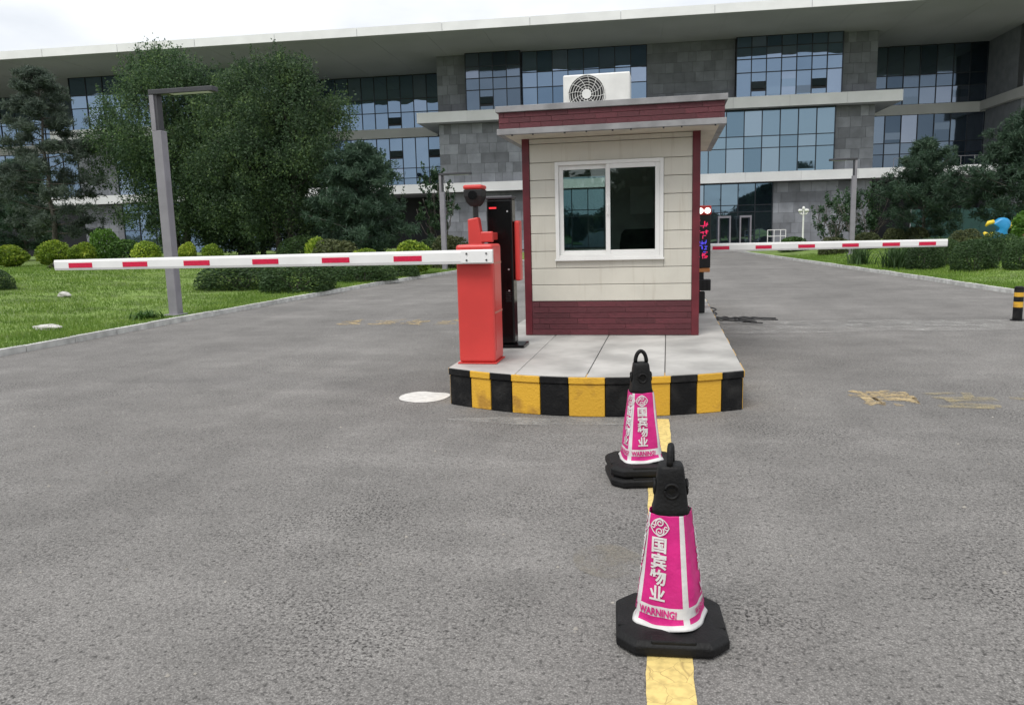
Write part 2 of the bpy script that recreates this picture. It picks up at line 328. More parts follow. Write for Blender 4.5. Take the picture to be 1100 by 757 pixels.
# ================================================================ SETTING
g = MB(); n = 48
g.add([(2500*math.cos(2*math.pi*k/n), 2500*math.sin(2*math.pi*k/n), -.03) for k in range(n)], [tuple(range(n))])
struct(g.build('ground', M['soil']))
g = MB(); g.box(-70, 80, -40, 92, -.02, 0); road = struct(g.build('road', M['asphalt']))

def interp(pts, y):
    if y <= pts[0][0]: return pts[0][1]
    for (a, b), (c, d) in zip(pts, pts[1:]):
        if y <= c:
            t = (y-a)/(c-a); return b+(d-b)*t
    return pts[-1][1]
def smooth_pts(pts):
    ys = np.arange(pts[0][0], pts[-1][0]+.01, .5); xs = np.array([interp(pts, y) for y in ys])
    for _ in range(12): xs[1:-1] = (xs[:-2]+xs[1:-1]*2+xs[2:])/4
    return list(zip(ys.tolist(), xs.tolist()))
KL = smooth_pts([(-30, -9.6), (9.5, -9.6), (18, -9.58), (24, -9.5), (31.8, -8.8), (40, -8.0), (50, -7.6), (58, -7.6)])
KR = smooth_pts([(15.5, 8.6), (17, 7.7), (18.2, 7.4), (23, 7.1), (31.4, 6.34), (41, 5.4), (50, 4.67), (58, 4.3)])
def sstep(t): t = max(0, min(1, t)); return t*t*(3-2*t)
def zl(x, y):                                   # height of the left lawn
    t = interp(KL, y)-x
    return .1+.58*sstep((t-.5)/15)+.03*math.sin(x*.7+y*.4)*sstep(t/3)
def zr(x, y):
    t = x-interp(KR, y)
    return .1+.42*sstep((t-.5)/6)+.03*math.sin(x*.8-y*.5)*sstep(t/3)
def lawn(name, K, sgn, zf, y0, y1, wid):
    offs = [.12, .3, .6, 1, 1.5, 2.2, 3, 4, 5, 6.5, 8, 10, 12, 14, 17, 20, 25, 32, wid]
    ys = np.arange(y0, y1+.01, 1.0); V = []; F = []
    for y in ys:
        k = interp(K, y)
        for o in offs: x = k+sgn*o; V.append((x, y, zf(x, y)))
    m = len(offs)
    for i in range(len(ys)-1):
        for j in range(m-1):
            q = (i*m+j, i*m+j+1, (i+1)*m+j+1, (i+1)*m+j); F.append(q if sgn > 0 else q[::-1])
    b = MB(); b.add(V, F); o = struct(b.build(name, M['lawn'], smooth=True)); return o
lawn('lawn_left', KL, -1, zl, -24, 58, 48)
lawn('lawn_right', KR, 1, zr, 15.5, 58, 40)
# kerbs, stone by stone
kerb_me = MB().box(-.06, .06, 0, 1, -.1, .105).mesh('kerb_stone', M['kerbstone'])
def kerb(name, K, sgn, y0, y1):
    root = struct(empty(name, (interp(K, y0), y0, 0)))
    y = y0; o0 = Vector((interp(K, y0), y0, 0))
    while y < y1:
        ln = 1.0 if y < 34 else 3.0
        a = Vector((interp(K, y), y, 0)); b = Vector((interp(K, y+ln), y+ln, 0)); d = b-a
        p = inst('kerb_stone', kerb_me, root, a-o0+Vector((sgn*.06, 0, rnd.uniform(-.008, .006))), (0, 0, math.atan2(-d.x, d.y)+rnd.uniform(-.006, .006)), (1, d.length-.012, 1))
        y += ln
    return root
kerb('kerb_left', KL, -1, 3, 57)
kr = kerb('kerb_right', KR, 1, 16, 57)
for k in range(14): inst('kerb_stone', kerb_me, kr, (.75+k, -.5+.01*k, 0), (0, 0, -math.pi/2), (1, .988, 1))

# grass blades
def blades(n, K, sgn, zf, ymin, ymax, tmax, seed):
    r = np.random.default_rng(seed); u = r.random(n); y = ymin*(ymax/ymin)**(u)            # more where it is near
    t = tmax*r.random(n)**1.35+.02
    keep = r.random(n) < np.clip(1.3-.3*np.sin(y*1.7+t*2.3)*np.sin(t*1.1-y*.6), .5, 1); y = y[keep]; t = t[keep]; n = len(y)
    kk = np.interp(y, [a for a, b in K], [b for a, b in K]); x = kk+sgn*(t+.06)
    z = np.array([zf(a, b) for a, b in zip(x, y)])-.01
    dist = np.hypot(x, y); h = r.uniform(.03, .095, n)*(1+.45*np.sin(x*1.3+np.sin(y*2.1))*np.sin(y*.9+np.sin(x*1.7))); wd = .0035*np.maximum(1, dist/7)
    a = r.uniform(0, 2*np.pi, n); lean = r.uniform(.0, .9, n)*h; la = r.uniform(0, 2*np.pi, n)
    dx = np.cos(a)*wd; dy = np.sin(a)*wd
    V = np.empty((n, 3, 3)); V[:, 0] = np.c_[x-dx, y-dy, z]; V[:, 1] = np.c_[x+dx, y+dy, z]; V[:, 2] = np.c_[x+np.cos(la)*lean, y+np.sin(la)*lean, z+h]
    return V.reshape(-1, 3), np.arange(n*3).reshape(-1, 3)
for nm, n_, K, sg, zf, a, b, tm, lab in (('lawn_grass', 150000, KL, -1, zl, 8.5, 42, 22, 'short green grass covering the lawn left of the road'),
                                         ('lawn_grass', 60000, KR, 1, zr, 17, 42, 9, 'short green grass along the kerb right of the road')):
    V, F = blades(n_, K, sg, zf, a, b, tm, int(a*10)); o = fin(bpy.data.objects.new(nm, fast_mesh(nm, V, F, M['grass']))); o['kind'] = 'stuff'; tag(o, lab, 'grass')

# road markings and stains
def sheet(name, pts, m, z, parent=None):
    b = MB(); b.add([(x, y, z) for x, y in pts], [tuple(range(len(pts)))]); return b.build(name, m, parent)
def blob(cx, cy, rx, ry, n=40, seed=1, amp=.12):
    r = random.Random(seed); ph = [(r.uniform(0, 6.28), r.uniform(.3, 1)*amp/k) for k in range(1, 7)]
    out = []
    for i in range(n):
        t = 2*math.pi*i/n; q = 1+sum(a*math.sin((k+1)*t+p) for k, (p, a) in enumerate(ph)); out.append((cx+rx*q*math.cos(t), cy+ry*q*math.sin(t)))
    return out
edge = lambda y, s: s*.085+.002*math.sin(y*21)+.0015*math.sin(y*47+s)
ys = np.arange(-3, 6.56, .06)
lx = lambda y: .072-.0213*y
pts = [(lx(y)+edge(y, -1), y) for y in ys]+[(lx(y)+edge(y, 1), y) for y in ys[::-1]]
b = MB(); m_ = len(ys); b.add([(lx(y)+edge(y, -1), y, .004) for y in ys]+[(lx(y)+edge(y, 1), y, .004) for y in ys], [(i, m_+i, m_+i+1, i+1) for i in range(m_-1)])
struct(b.build('centre_line', M['road_yellow']))
struct(sheet('paint_patch', blob(-2.41, 7.26, .25, .26, seed=4, amp=.2), M['white_splash'], .004))
struct(sheet('cement_stain', blob(-1.0, 6.4, .75, .14, seed=9, amp=.4), M['pale_patch'], .004))
struct(sheet('cement_stain', blob(4.6, 13.6, 4.6, .34, seed=12, amp=.35), M['pale_patch'], .004))
struct(sheet('cement_stain', blob(2.6, 12.6, 3.2, .5, seed=22, amp=.5), M['pale_patch'], .006))
struct(sheet('tar_patch', blob(-.28, 3.6, .17, .2, seed=31, amp=.1), worn_paint('tan_patch', (.28, .255, .21), 5, .38, .9), .0035))
vs_, fs_ = text_mesh('请', .62, .026)
b = MB(); b.add([(1.97+x*.92, 7.5+y*1.1, .004) for x, y, z in vs_], fs_); struct(b.build('road_lettering', M['worn_yellow']))
def smear(x0, x1, y0, y1, seed, m, n=7):
    r = random.Random(seed); b = MB()
    for k in range(n):
        cx = r.uniform(x0, x1); cy = y0+(y1-y0)*(k+.5)/n; ln = r.uniform(.25, .48)*(x1-x0); a = r.uniform(-.35, .35); wd = r.uniform(.03, .055)
        if k % 3 == 2: a += 1.2
        cx = min(max(cx, x0+ln), x1-ln); c_, s_ = math.cos(a), math.sin(a)
        b.add([(cx+c_*u-s_*v, cy+s_*u+c_*v, .004+k*.0004) for u, v in ((-ln, -wd), (ln, -wd), (ln, wd), (-ln, wd))], [(0, 1, 2, 3)])
    return struct(b.build('road_lettering', m))
smear(2.34, 2.92, 7.17, 7.82, 3, M['worn_yellow_faint']); smear(3.05, 3.6, 7.17, 7.82, 5, M['worn_yellow_faint'])
for k, (a, b_) in enumerate(((-6.1, -5.6), (-5.47, -4.88), (-4.84, -4.38), (-4.2, -3.75))): smear(a, b_, 13.35, 14.1, 20+k, M['worn_yellow'], 6)

# ================================================================ TRAFFIC ISLAND
ISL = tag(empty('traffic_island', (-.68, 6.6, 0)), 'raised concrete traffic island with black and yellow striped kerb carrying the booth', 'traffic island')
IO = Vector((-.68, 6.6, 0)); X0, X1, YF, YB, HT = -2.03, .66, 6.97, 17.0, .36
def arc(x):   # front edge
    t = (x-(X0+X1)/2)/((X1-X0)/2); return YF-.40*(1-t*t)
def front_block(xa, xb, m, name, inn, z0, z1, n=4, extra=0.):
    b = MB(); xs = [xa+(xb-xa)*i/n for i in range(n+1)]; cx = (X0+X1)/2
    o = [(x-IO.x+(x-cx)*extra*.5, arc(x)-IO.y-extra) for x in xs]; i_ = [(x-IO.x-(x-cx)*.06, arc(x)+inn-IO.y) for x in xs]
    b.prism(o+i_[::-1], z0, z1); return b.build(name, m, ISL, bevel=.008)
fr = [X0, -1.79, -1.58, -1.37, -1.1, -.845, -.525, -.275, .03, .255, .47, X1]
for i in range(11):
    m = M['black_paint'] if i % 2 == 0 else M['yellow_paint']
    g_ = .003
    front_block(fr[i]+g_, fr[i+1]-g_, m, 'kerb_block', .16, 0, .285)
    front_block(fr[i]+g_*.6, fr[i+1]-g_*.6, m, 'kerb_cap', .16, .289, .352, extra=.012)
ln = .42
for s in (0, 1):
    y = YF+.004; i = 1
    while y < YB-.2:
        m = M['yellow_paint'] if i % 2 else M['black_paint']
        xa, xb = (X0, X0+.14) if s == 0 else (X1-.14, X1)
        MB().box(xa-IO.x, xb-IO.x, y-IO.y+.003, min(y+ln, YB)-IO.y-.003, 0, .285).build('kerb_block', m, ISL, bevel=.008)
        e = -.012 if s == 0 else .012
        MB().box(min(xa, xa+e)-IO.x, max(xb, xb+e)-IO.x, y-IO.y+.002, min(y+ln, YB)-IO.y-.002, .289, .352).build('kerb_cap', m, ISL, bevel=.008)
        y += ln; i += 1
for i in range(6): MB().box(X0+i*(X1-X0)/6-IO.x+.003, X0+(i+1)*(X1-X0)/6-IO.x-.003, YB-.16-IO.y, YB-IO.y, 0, .352).build('kerb_block', M['yellow_paint'] if i % 2 else M['black_paint'], ISL, bevel=.008)
b = MB(); xs = [X0+.03+(X1-X0-.06)*i/20 for i in range(21)]
b.prism([(x-IO.x, arc(x)+.05-IO.y) for x in xs]+[(X1-.03-IO.x, YB-.1-IO.y), (X0+.03-IO.x, YB-.1-IO.y)], .005, .340); b.build('core', M['crack'], ISL)
jx = [X0-.005, -1.33, -.69, -.02, X1+.005]; jy = [None, 9.1, 11.2, 13.4, 15.4, YB]
for i in range(4):
    for j in range(5):
        xa, xb = jx[i]+.004, jx[i+1]-.004; xs = [xa+(xb-xa)*k/6 for k in range(7)]
        lo = [(x-IO.x, arc(min(max(x, X0), X1))-.006-IO.y) for x in xs] if j == 0 else [(xa-IO.x, jy[j]+.004-IO.y), (xb-IO.x, jy[j]+.004-IO.y)]
        MB().prism(lo+[(xb-IO.x, jy[j+1]-.004-IO.y), (xa-IO.x, jy[j+1]-.004-IO.y)], .342, .358+rnd.uniform(0, .004)).build('paving_slab', M['concrete'], ISL, bevel=.004, seg=1)

# ================================================================ GUARD BOOTH
BX0, BX1, BY0, BY1, BZ = -1.70, .36, 9.24, 11.24, .362
B = tag(empty('guard_booth', ((BX0+BX1)/2, (BY0+BY1)/2, BZ)), 'small cream guard booth with maroon trim and sliding window standing on the island', 'guard booth')
bo = Vector(((BX0+BX1)/2, (BY0+BY1)/2, BZ))
def bb(name, x0, x1, y0, y1, z0, z1, m, parent=None, bevel=0): 
    o = MB().box(x0-bo.x, x1-bo.x, y0-bo.y, y1-bo.y, z0-bo.z, z1-bo.z).build(name, m, parent or B, bevel=bevel); return o
pw = .085
for x in (BX0, BX1-pw):
    for y in (BY0, BY1-pw): bb('corner_post', x, x+pw, y, y+pw, BZ, 2.69, M['maroon'], bevel=.004)
bb('floor', BX0+.09, BX1-.09, BY0+.06, BY1-.06, BZ, BZ+.05, M['interior'])
WX0, WX1, WZ0, WZ1 = -1.31, -.05, 1.28, 2.409
RX0, RX1 = -1.52, -.83                        # rear window
zs = [.772, .968, 1.167, 1.37, 1.583, 1.793, 2.003, 2.208, 2.41, 2.625, 2.685]
def wall_boards(side):
    w_ = empty('wall'); w_.parent = B
    for za, zb in zip(zs, zs[1:]):
        segs = []
        if side in ('front', 'rear'):
            a, b_ = BX0+pw+.002, BX1-pw-.002
            oa, ob = (WX0, WX1) if side == 'front' else (RX0, RX1)
            if zb <= WZ0+.01 or za >= WZ1-.03: segs = [(a, b_, za, zb)]
            else:
                segs = [(a, oa, za, zb), (ob, b_, za, zb)]
                if za < WZ0: segs.append((oa, ob, za, WZ0))
                if zb > WZ1: segs.append((oa, ob, WZ1, zb))
            y = BY0+.012 if side == 'front' else BY1-.052
            for s0, s1, q0, q1 in segs: bb('siding_board', s0+.001, s1-.001, y, y+.04, q0+.003, q1-.003, M['siding'], w_, .005)
        else:
            x = BX0+.012 if side == 'left' else BX1-.052
            bb('siding_board', x, x+.04, BY0+pw+.002, BY1-pw-.002, za+.003, zb-.003, M['siding'], w_, .005)
    return w_
for s in ('front', 'rear', 'left', 'right'): wall_boards(s)
# inner lining seen through the glass
ln_ = .058
def lining(y0, y1, oa, ob):
    for s0, s1, q0, q1 in ((BX0+pw, oa, .8, 2.68), (ob, BX1-pw, .8, 2.68), (oa, ob, .8, WZ0), (oa, ob, WZ1, 2.68)): bb('lining', s0+.001, s1-.001, y0, y1, q0, q1, M['interior'])
lining(BY0+.054, BY0+.07, WX0, WX1); lining(BY1-.07, BY1-.054, RX0, RX1)
bb('lining', BX0+.054, BX0+.07, BY0+.09, BY1-.09, .42, 2.68, M['interior']); bb('lining', BX1-.07, BX1-.054, BY0+.09, BY1-.09, .42, 2.68, M['interior'])
# base cladding: thin bricks
brick_me = MB().box(-.5, .5, -.5, .5, -.5, .5).mesh('brick', M['maroon_brick'])
base = bb('base_wall', BX0+.02, BX1-.02, BY0+.02, BY1-.02, BZ+.001, .766, M['mortar'])
cn = 6; ch = (.768-BZ)/cn
def course(x0, x1, y, axis, z, h, ln, off, parent, outn, name='brick', th=.016):
    t = x0
    first = ln*off if off else ln
    while t < x1-.01:
        e = min(t+first, x1); first = ln
        L_ = e-t-.005
        if L_ > .01:
            if axis == 'x': loc = ((t+e)/2-bo.x, y+outn*rnd.uniform(0, .002)-bo.y, z+h/2-bo.z); sc = (L_, th, h-.006)
            else: loc = (y+outn*rnd.uniform(0, .002)-bo.x, (t+e)/2-bo.y, z+h/2-bo.z); sc = (th, L_, h-.006)
            inst(name, brick_me, parent, loc, (0, 0, 0), sc)
        t = e
for k in range(cn):
    z = BZ+.002+k*ch; of = (0, .45, .2)[k % 3]
    course(BX0+pw, BX1-pw, BY0+.014, 'x', z, ch, .46, of, base, -1)
    course(BY0+pw, BY1-pw, BX1-.014, 'y', z, ch, .46, of, base, 1)
    course(BY0+pw, BY1-pw, BX0+.014, 'y', z, ch, .46, of, base, -1)
# roof
FX0, FX1, FY0, FY1 = -1.865, .585, 8.75, 11.72
roof = bb('roof', FX0+.03, FX1-.03, FY0+.03, FY1-.03, 2.70, 2.82, M['roof_grey'])
bb('soffit', FX0+.02, FX1-.02, FY0+.02, FY1-.02, 2.688, 2.699, M['soffit_cream'], roof)
def ring(name, z0, z1, o, th, m, bev=.004):
    for i, (x0, x1, y0, y1) in enumerate(((FX0-o, FX1+o, FY0-o, FY0+th), (FX0-o, FX1+o, FY1-th, FY1+o), (FX0-o, FX0+th, FY0+th+.001, FY1-th-.001), (FX1-th, FX1+o, FY0+th+.001, FY1-th-.001))):
        bb(name, x0, x1, y0, y1, z0, z1, m, roof, bev)
ring('eave_trim', 2.686, 2.751, .02, .05, M['roof_grey']); ring('parapet', 2.752, 2.929, -.012, .06, M['mortar'], 0); ring('coping', 2.93, 2.995, .03, .09, M['roof_grey'])
for k in range(3):
    z = 2.753+k*.0587; of = (0, .5, .25)[k]
    course(FX0, FX1, FY0+.006, 'x', z, .0587, .24, of, roof, -1, th=.014)
    course(FY0+.02, FY1, FX1-.006, 'y', z, .0587, .24, of, roof, 1, th=.014)
    course(FY0+.02, FY1, FX0+.006, 'y', z, .0587, .24, of, roof, -1, th=.014)
for k in range(9):   # drips and screw heads under the eave
    x = FX0+.15+k*.27+rnd.uniform(-.05, .05); bb('eave_clip', x, x+.018, FY0-.012, FY0+.012, 2.672, 2.688, M['dark_metal'], roof)
# front window
def frame(parent, name, x0, x1, z0, z1, w_, y0, y1, m, wt=None):
    wt = wt or w_
    for a in ((x0, x0+w_, z0, z1), (x1-w_, x1, z0, z1), (x0+w_+.0005, x1-w_-.0005, z0, z0+wt), (x0+w_+.0005, x1-w_-.0005, z1-wt, z1)): bb(name, a[0], a[1], y0, y1, a[2], a[3], m, parent, .003)
win = empty('window'); win.parent = B
frame(win, 'window_frame', WX0, WX1, WZ0, WZ1, .042, BY0-.015, BY0+.085, M['white_pvc'])
frame(win, 'sash', WX0+.043, -.66, WZ0+.043, WZ1-.043, .05, BY0+.035, BY0+.065, M['white_pvc'])
frame(win, 'sash', -.715, WX1-.043, WZ0+.043, WZ1-.043, .052, BY0-.005, BY0+.03, M['white_pvc'])
bb('pane', WX0+.09, -.705, BY0+.047, BY0+.053, WZ0+.09, WZ1-.09, M['booth_glass'], win); bb('pane', -.665, WX1-.092, BY0+.009, BY0+.015, WZ0+.093, WZ1-.093, M['booth_glass'], win)
bb('sash_handle', -.7, -.68, BY0-.02, BY0-.006, 1.78, 1.9, M['white_pvc'], win, .003)
bb('window_sill', WX0-.01, WX1+.01, BY0-.03, BY0+.012, WZ0-.025, WZ0-.001, M['white_pvc'], win, .003)
rw = empty('rear_window'); rw.parent = B
frame(rw, 'window_frame', RX0, RX1, WZ0, WZ1, .045, BY1-.075, BY1+.01, M['white_pvc']); bb('pane', RX0+.046, RX1-.046, BY1-.04, BY1-.034, WZ0+.046, WZ1-.046, M['booth_glass'], rw)
bb('switch_box', -.52, -.2, BY1-.1, BY1-.072, 1.82, 2.2, M['white_pvc'], None, .004)
# inside the booth
dk = tag(empty('desk', (-.67, 9.62, BZ+.05)), 'wooden desk inside the booth below the sliding window', 'desk')
MB().box(-.85, .85, -.22, .22, .80, .83).build('desk_top', M['desk'], dk, bevel=.004)
for x in (-.83, .79): MB().box(x, x+.04, -.2, .2, 0, .799).build('leg', M['desk'], dk)
pp = tag(empty('papers', (-.93, 9.52, BZ+.881)), 'white sheets of paper lying on the desk behind the left pane', 'papers')
for k in range(4):
    b = MB(); b.add([(-.14, -.09, 0), (.12, -.11, 0), (.16, .1, .05+.02*k), (-.1, .1, .035), (-.14, -.09, .003), (.12, -.11, .003), (.16, .1, .053+.02*k), (-.1, .1, .038)], [(3, 2, 1, 0), (4, 5, 6, 7), (0, 1, 5, 4), (1, 2, 6, 5), (2, 3, 7, 6), (3, 0, 4, 7)])
    o = b.build('sheet', M['paper'], pp); o.location = (.03*k, .01*k, .004*k); o.rotation_euler = (0, 0, .25*k-.3)
chair = tag(empty('added_office_chair', (-.36, 10.2, BZ+.05)), 'black office chair added for the dark mirrored shape in the right pane', 'chair')  # added chair, its dark silhouette stands in for a reflection in the pane
b = MB(); b.loft([[(x*.27*s_, y*.05+.2+.04*(1-s_), z) for x, y in ((-1, -1), (1, -1), (1, 1), (-1, 1))] for z, s_ in ((.5, .8), (.7, 1), (1.0, .98), (1.14, .9), (1.2, .75))]); b.build('backrest', M['black_cloth'], chair, smooth=True, bevel=.02)
MB().box(-.26, .26, -.25, .24, .43, .52).build('seat', M['black_cloth'], chair, bevel=.03)
MB().tube([(0, 0, .06), (0, 0, .43)], .03).build('stem', M['dark_metal'], chair)
for k in range(5):
    a = k*2*math.pi/5; MB().tube([(0, 0, .1), (.28*math.cos(a), .28*math.sin(a), .04)], .022).build('leg', M['dark_metal'], chair)

# air conditioner on the roof
AC = tag(empty('air_conditioner', (-.82, 9.5, 2.82)), 'white outdoor air conditioner unit with round fan grille on the booth roof', 'air conditioner')
MB().box(-.39, .385, -.15, .15, .04, .58).build('casing', M['ac_white'], AC, bevel=.015)
b = MB(); b.tube([(-.115, -.153, .355), (-.115, -.15, .355)], .212, 40); b.build('fan_well', M['ac_hole'], AC)
b = MB()
for r_ in (.045, .075, .105, .135, .165, .195, .214):
    b.tube([(-.115+r_*math.cos(t), -.158, .355+r_*math.sin(t)) for t in [2*math.pi*k/36 for k in range(37)]], .0033 if r_ < .21 else .007, 5, False)
for k in range(12):
    t0 = k*math.pi/6; b.tube([(-.115+r_*math.cos(t0+r_*2.2), -.16, .355+r_*math.sin(t0+r_*2.2)) for r_ in (.04, .08, .12, .16, .21)], .003, 5)
b.build('fan_grille', M['ac_white'], AC)
b = MB(); b.tube([(-.115, -.166, .355), (-.115, -.155, .355)], .055, 24); b.build('grille_badge', M['ac_white'], AC)
b = MB()
for k in range(4):
    a = k*math.pi/2; b.add([(-.115+r_*math.cos(a+d), -.1551+.001*k, .355+r_*math.sin(a+d)) for r_, d in ((.05, 0), (.2, .1), (.2, .9), (.05, .8))], [(0, 1, 2, 3)])
b.build('fan_blade', M['dark_metal'], AC)
for x in (-.3, .24): MB().box(x, x+.06, -.17, .17, 0, .04).build('foot', M['dark_metal'], AC)
pipe = MB(); pipe.tube([(-.42, 9.62, 3.0), (-.36, 9.55, 3.04), (-.24, 9.5, 3.03), (-.1, 9.48, 3.06), (0.0, 9.5, 3.05), (.06, 9.55, 2.95), (.08, 9.6, 2.84)], .028, 8)
tag(pipe.build('refrigerant_pipe', M['roof_grey'], smooth=True), 'grey lagged pipe lying on the roof right of the air conditioner', 'pipe')

# ================================================================ BARRIER GATES
def barrier(loc, arm_x0, arm_x1, stripes, label, sgn, yarm, zarm, h=1.14, wcab=.36, dcab=.38):
    r = tag(empty('barrier_gate', loc), label, 'barrier gate', 'barrier gates on the island')
    x0, y0, z0 = loc
    cb = MB().box(-wcab/2, wcab/2, -dcab/2, dcab/2, .012, h).build('cabinet', M['barrier_red'], r, bevel=.028, seg=4)
    MB().box(-wcab/2-.012, wcab/2+.012, -dcab/2-.012, dcab/2+.012, 0, .011).build('base_plate', M['barrier_red'], r)
    sx = wcab/2*(1 if sgn < 0 else -1)
    MB().box(min(sx, sx+.003*(-sgn)), max(sx, sx+.003*(-sgn)), -dcab/2+.05, dcab/2-.05, .12, h-.1).build('access_door', M['barrier_red'], cb, bevel=.001)
    for za, zb in ((.48, .5), (.95, .97)):
        MB().box(min(sx, sx+.006*(-sgn)), max(sx, sx+.006*(-sgn)), -dcab/2+.03, dcab/2-.03, za, zb).build('seam', M['barrier_seam'], cb)
    # arm
    zc = zarm-z0; n_ = 24; rings = []
    a0, a1 = arm_x0-x0, arm_x1-x0
    for k in range(n_+1):
        t = k/n_; x = a0+(a1-a0)*t; hh = .066-.012*t; sag = -.012*t*t*0
        rings.append([(x, yarm-.022-y0, zc-hh+sag), (x, yarm-.03-y0, zc-hh*.6+sag), (x, yarm-.03-y0, zc+hh*.6+sag), (x, yarm-.022-y0, zc+hh+sag), (x, yarm+.022-y0, zc+hh+sag), (x, yarm+.022-y0, zc-hh+sag)])
    arm = MB().loft(rings).build('arm', M['arm_white'], r, bevel=.003)
    for xa, xb in stripes:
        zz = -.006
        MB().box(min(xa, xb)-x0, max(xa, xb)-x0, yarm-.0335-y0, yarm-.030-y0, zc-.024+zz, zc+.026+zz).build('red_stripe', M['reflect_red'], arm)
        MB().box(min(xa, xb)-x0, max(xa, xb)-x0, yarm+.0225-y0, yarm+.0255-y0, zc-.024+zz, zc+.026+zz).build('red_stripe', M['reflect_red'], arm)
    MB().box(min(a0, a0+sgn*.3), max(a0, a0+sgn*.3), yarm-.036-y0, yarm-.0305-y0, zc-.055, zc+.055).build('clamp_plate', M['arm_white'], r, bevel=.002)
    for bx in (.055, .245):
        for bz_ in (-.03, .03): MB().tube([(a0+sgn*bx, yarm-.043-y0, zc+bz_), (a0+sgn*bx, yarm-.036-y0, zc+bz_)], .009, 8).build('bolt', M['bolt'], r)
    MB().tube([(a0+sgn*.15, yarm+.02-y0, zc), (a0+sgn*.15, -dcab/2+.02, zc)], .045, 14).build('axle', M['dark_metal'], r)
    MB().tube([(a1, yarm-y0, zc), (a1+sgn*.006, yarm-y0, zc)], .04, 8).build('end_cap', M['dark_metal'], arm)
    return r
barrier((-1.80, 7.35, .362), -1.60, -6.32, [(-6.14, -5.86), (-5.5, -5.215), (-4.8, -4.51), (-4.04, -3.76), (-3.3, -3.015), (-2.565, -2.285)],
        'red barrier cabinet at the island front with striped arm across the left lane', -1, 7.09, 1.39)
barrier((.33, 12.75, .362), .22, 4.02, [(.68, .93), (1.32, 1.556), (1.94, 2.18), (2.567, 2.80), (3.13, 3.37), (3.63, 3.86)],
        'second barrier behind the booth with striped arm closing the right lane', 1, 12.48, 1.295)

# number plate camera column beside the booth
CO = tag(empty('camera_column', (-1.78, 8.35, .362)), 'glossy black column with red bracket and plate camera left of the booth', 'camera column')
MB().box(-.14, .14, -.1, .1, .03, 1.60).build('column', M['gloss_black'], CO, bevel=.02, seg=3)
MB().box(-.15, .15, -.11, .11, 1.60, 1.635).build('column_cap', M['lamp_dark'], CO, bevel=.012)
MB().box(-.2, .25, -.17, .17, 0, .029).build('base_plate', M['gloss_black'], CO, bevel=.006)
MB().box(-.11, -.03, -.1035, -.1005, 1.5, 1.518).build('red_mark', M['mark_red'], CO)
for z in (.85, 1.47, .62): MB().tube([(.09, -.104, z), (.09, -.1, z)], .01, 8).build('lock', M['steel'], CO)
b = MB()
for k in range(6): b.box(.05, .11, -.1025, -.1003, .5+k*.02, .508+k*.02)
b.build('speaker_slot', M['dark_metal'], CO)
MB().box(.145, .205, -.04, .12, .72, 1.37).build('side_panel', M['barrier_red'], CO, bevel=.02, seg=3)
br = MB(); br.add([(-.25, -.5, .98), (-.08, -.5, .98), (-.08, -.38, .98), (-.25, -.38, .98), (-.25, -.5, 1.39), (-.14, -.5, 1.41), (-.14, -.38, 1.41), (-.25, -.38, 1.39)], [(3, 2, 1, 0), (4, 5, 6, 7), (0, 1, 5, 4), (1, 2, 6, 5), (2, 3, 7, 6), (3, 0, 4, 7)])
br.box(-.14, -.02, -.49, -.1, 1.17, 1.25); br.box(-.22, -.12, -.48, -.40, .0, .979)
br.box(-.12, .01, -.5, -.44, 1.15, 1.26)
CM = br.build('bracket', M['barrier_red'], CO, bevel=.012)
b = MB(); b.tube([(-.175, -.44, 1.40), (-.175, -.44, 1.56)], .028, 10); b.build('neck', M['dark_metal'], CM)
cb = MB(); cb.loft([[(-.175+x*s_, -.44+y*s_*1.1, z) for x, y in ((-.1, -.1), (.1, -.1), (.1, .1), (-.1, .1))] for z, s_ in ((1.52, .45), (1.56, .75), (1.62, .95), (1.69, .98))])
cam_o = cb.build('camera', M['dark_metal'], CO, bevel=.01)
MB().box(-.275, -.075, -.56, -.33, 1.69, 1.735).build('visor', M['barrier_red'], cam_o, bevel=.02, seg=3)
b = MB(); b.tube([(-.175, -.565, 1.63), (-.175, -.54, 1.63)], .045, 16); b.build('lens', M['gloss_black'], cam_o)

# display behind the booth
DS = tag(empty('display_post', (.36, 11.78, .362)), 'black LED display post with round white floodlights half hidden behind the booth', 'display post')
MB().box(-.18, .18, -.08, .1, .0, .31).build('pedestal', M['dark_metal'], DS, bevel=.01)
MB().box(-.2, .26, -.1, .1, .33, .49).build('loudspeaker_box', M['dark_metal'], DS, bevel=.01)
b = MB()
for i in range(7):
    for j in range(4): b.box(-.17+i*.06, -.135+i*.06, -.104, -.1005, .35+j*.033, .372+j*.033)
b.build('loudspeaker_grille', M['ac_hole'], DS)
MB().box(-.14, .16, -.06, .08, .49, .60).build('neck', M['dark_metal'], DS)
MB().box(-.24, .245, -.09, .1, .6, .66).build('lower_trim', M['orange'], DS, bevel=.008)
MB().box(-.24, .25, -.1, .1, .665, 1.42).build('screen', M['led_black'], DS, bevel=.008)
r_ = random.Random(3)
for row in range(4):
    b = MB(); mm = M['led_red'] if row in (0, 1, 3) else M['led_blue']
    for cx in (-.17, -.06, .05, .16):
        for k in range(9):
            x = cx+r_.uniform(-.04, .04); z = 1.3-row*.15+r_.uniform(-.05, .05)
            if r_.random() < .5: b.box(x-.022, x+.022, -.103, -.1005, z-.005, z+.005)
            else: b.box(x-.005, x+.005, -.1035, -.101, z-.022, z+.022)
    b.build('screen_line', mm, DS)
b = MB()
for k in range(10): x = r_.uniform(-.2, .2); z = 1.0+r_.uniform(-.12, .02); b.box(x-.02, x+.02, -.104, -.1015, z-.006, z+.006)
b.build('screen_line', M['led_blue'], DS)
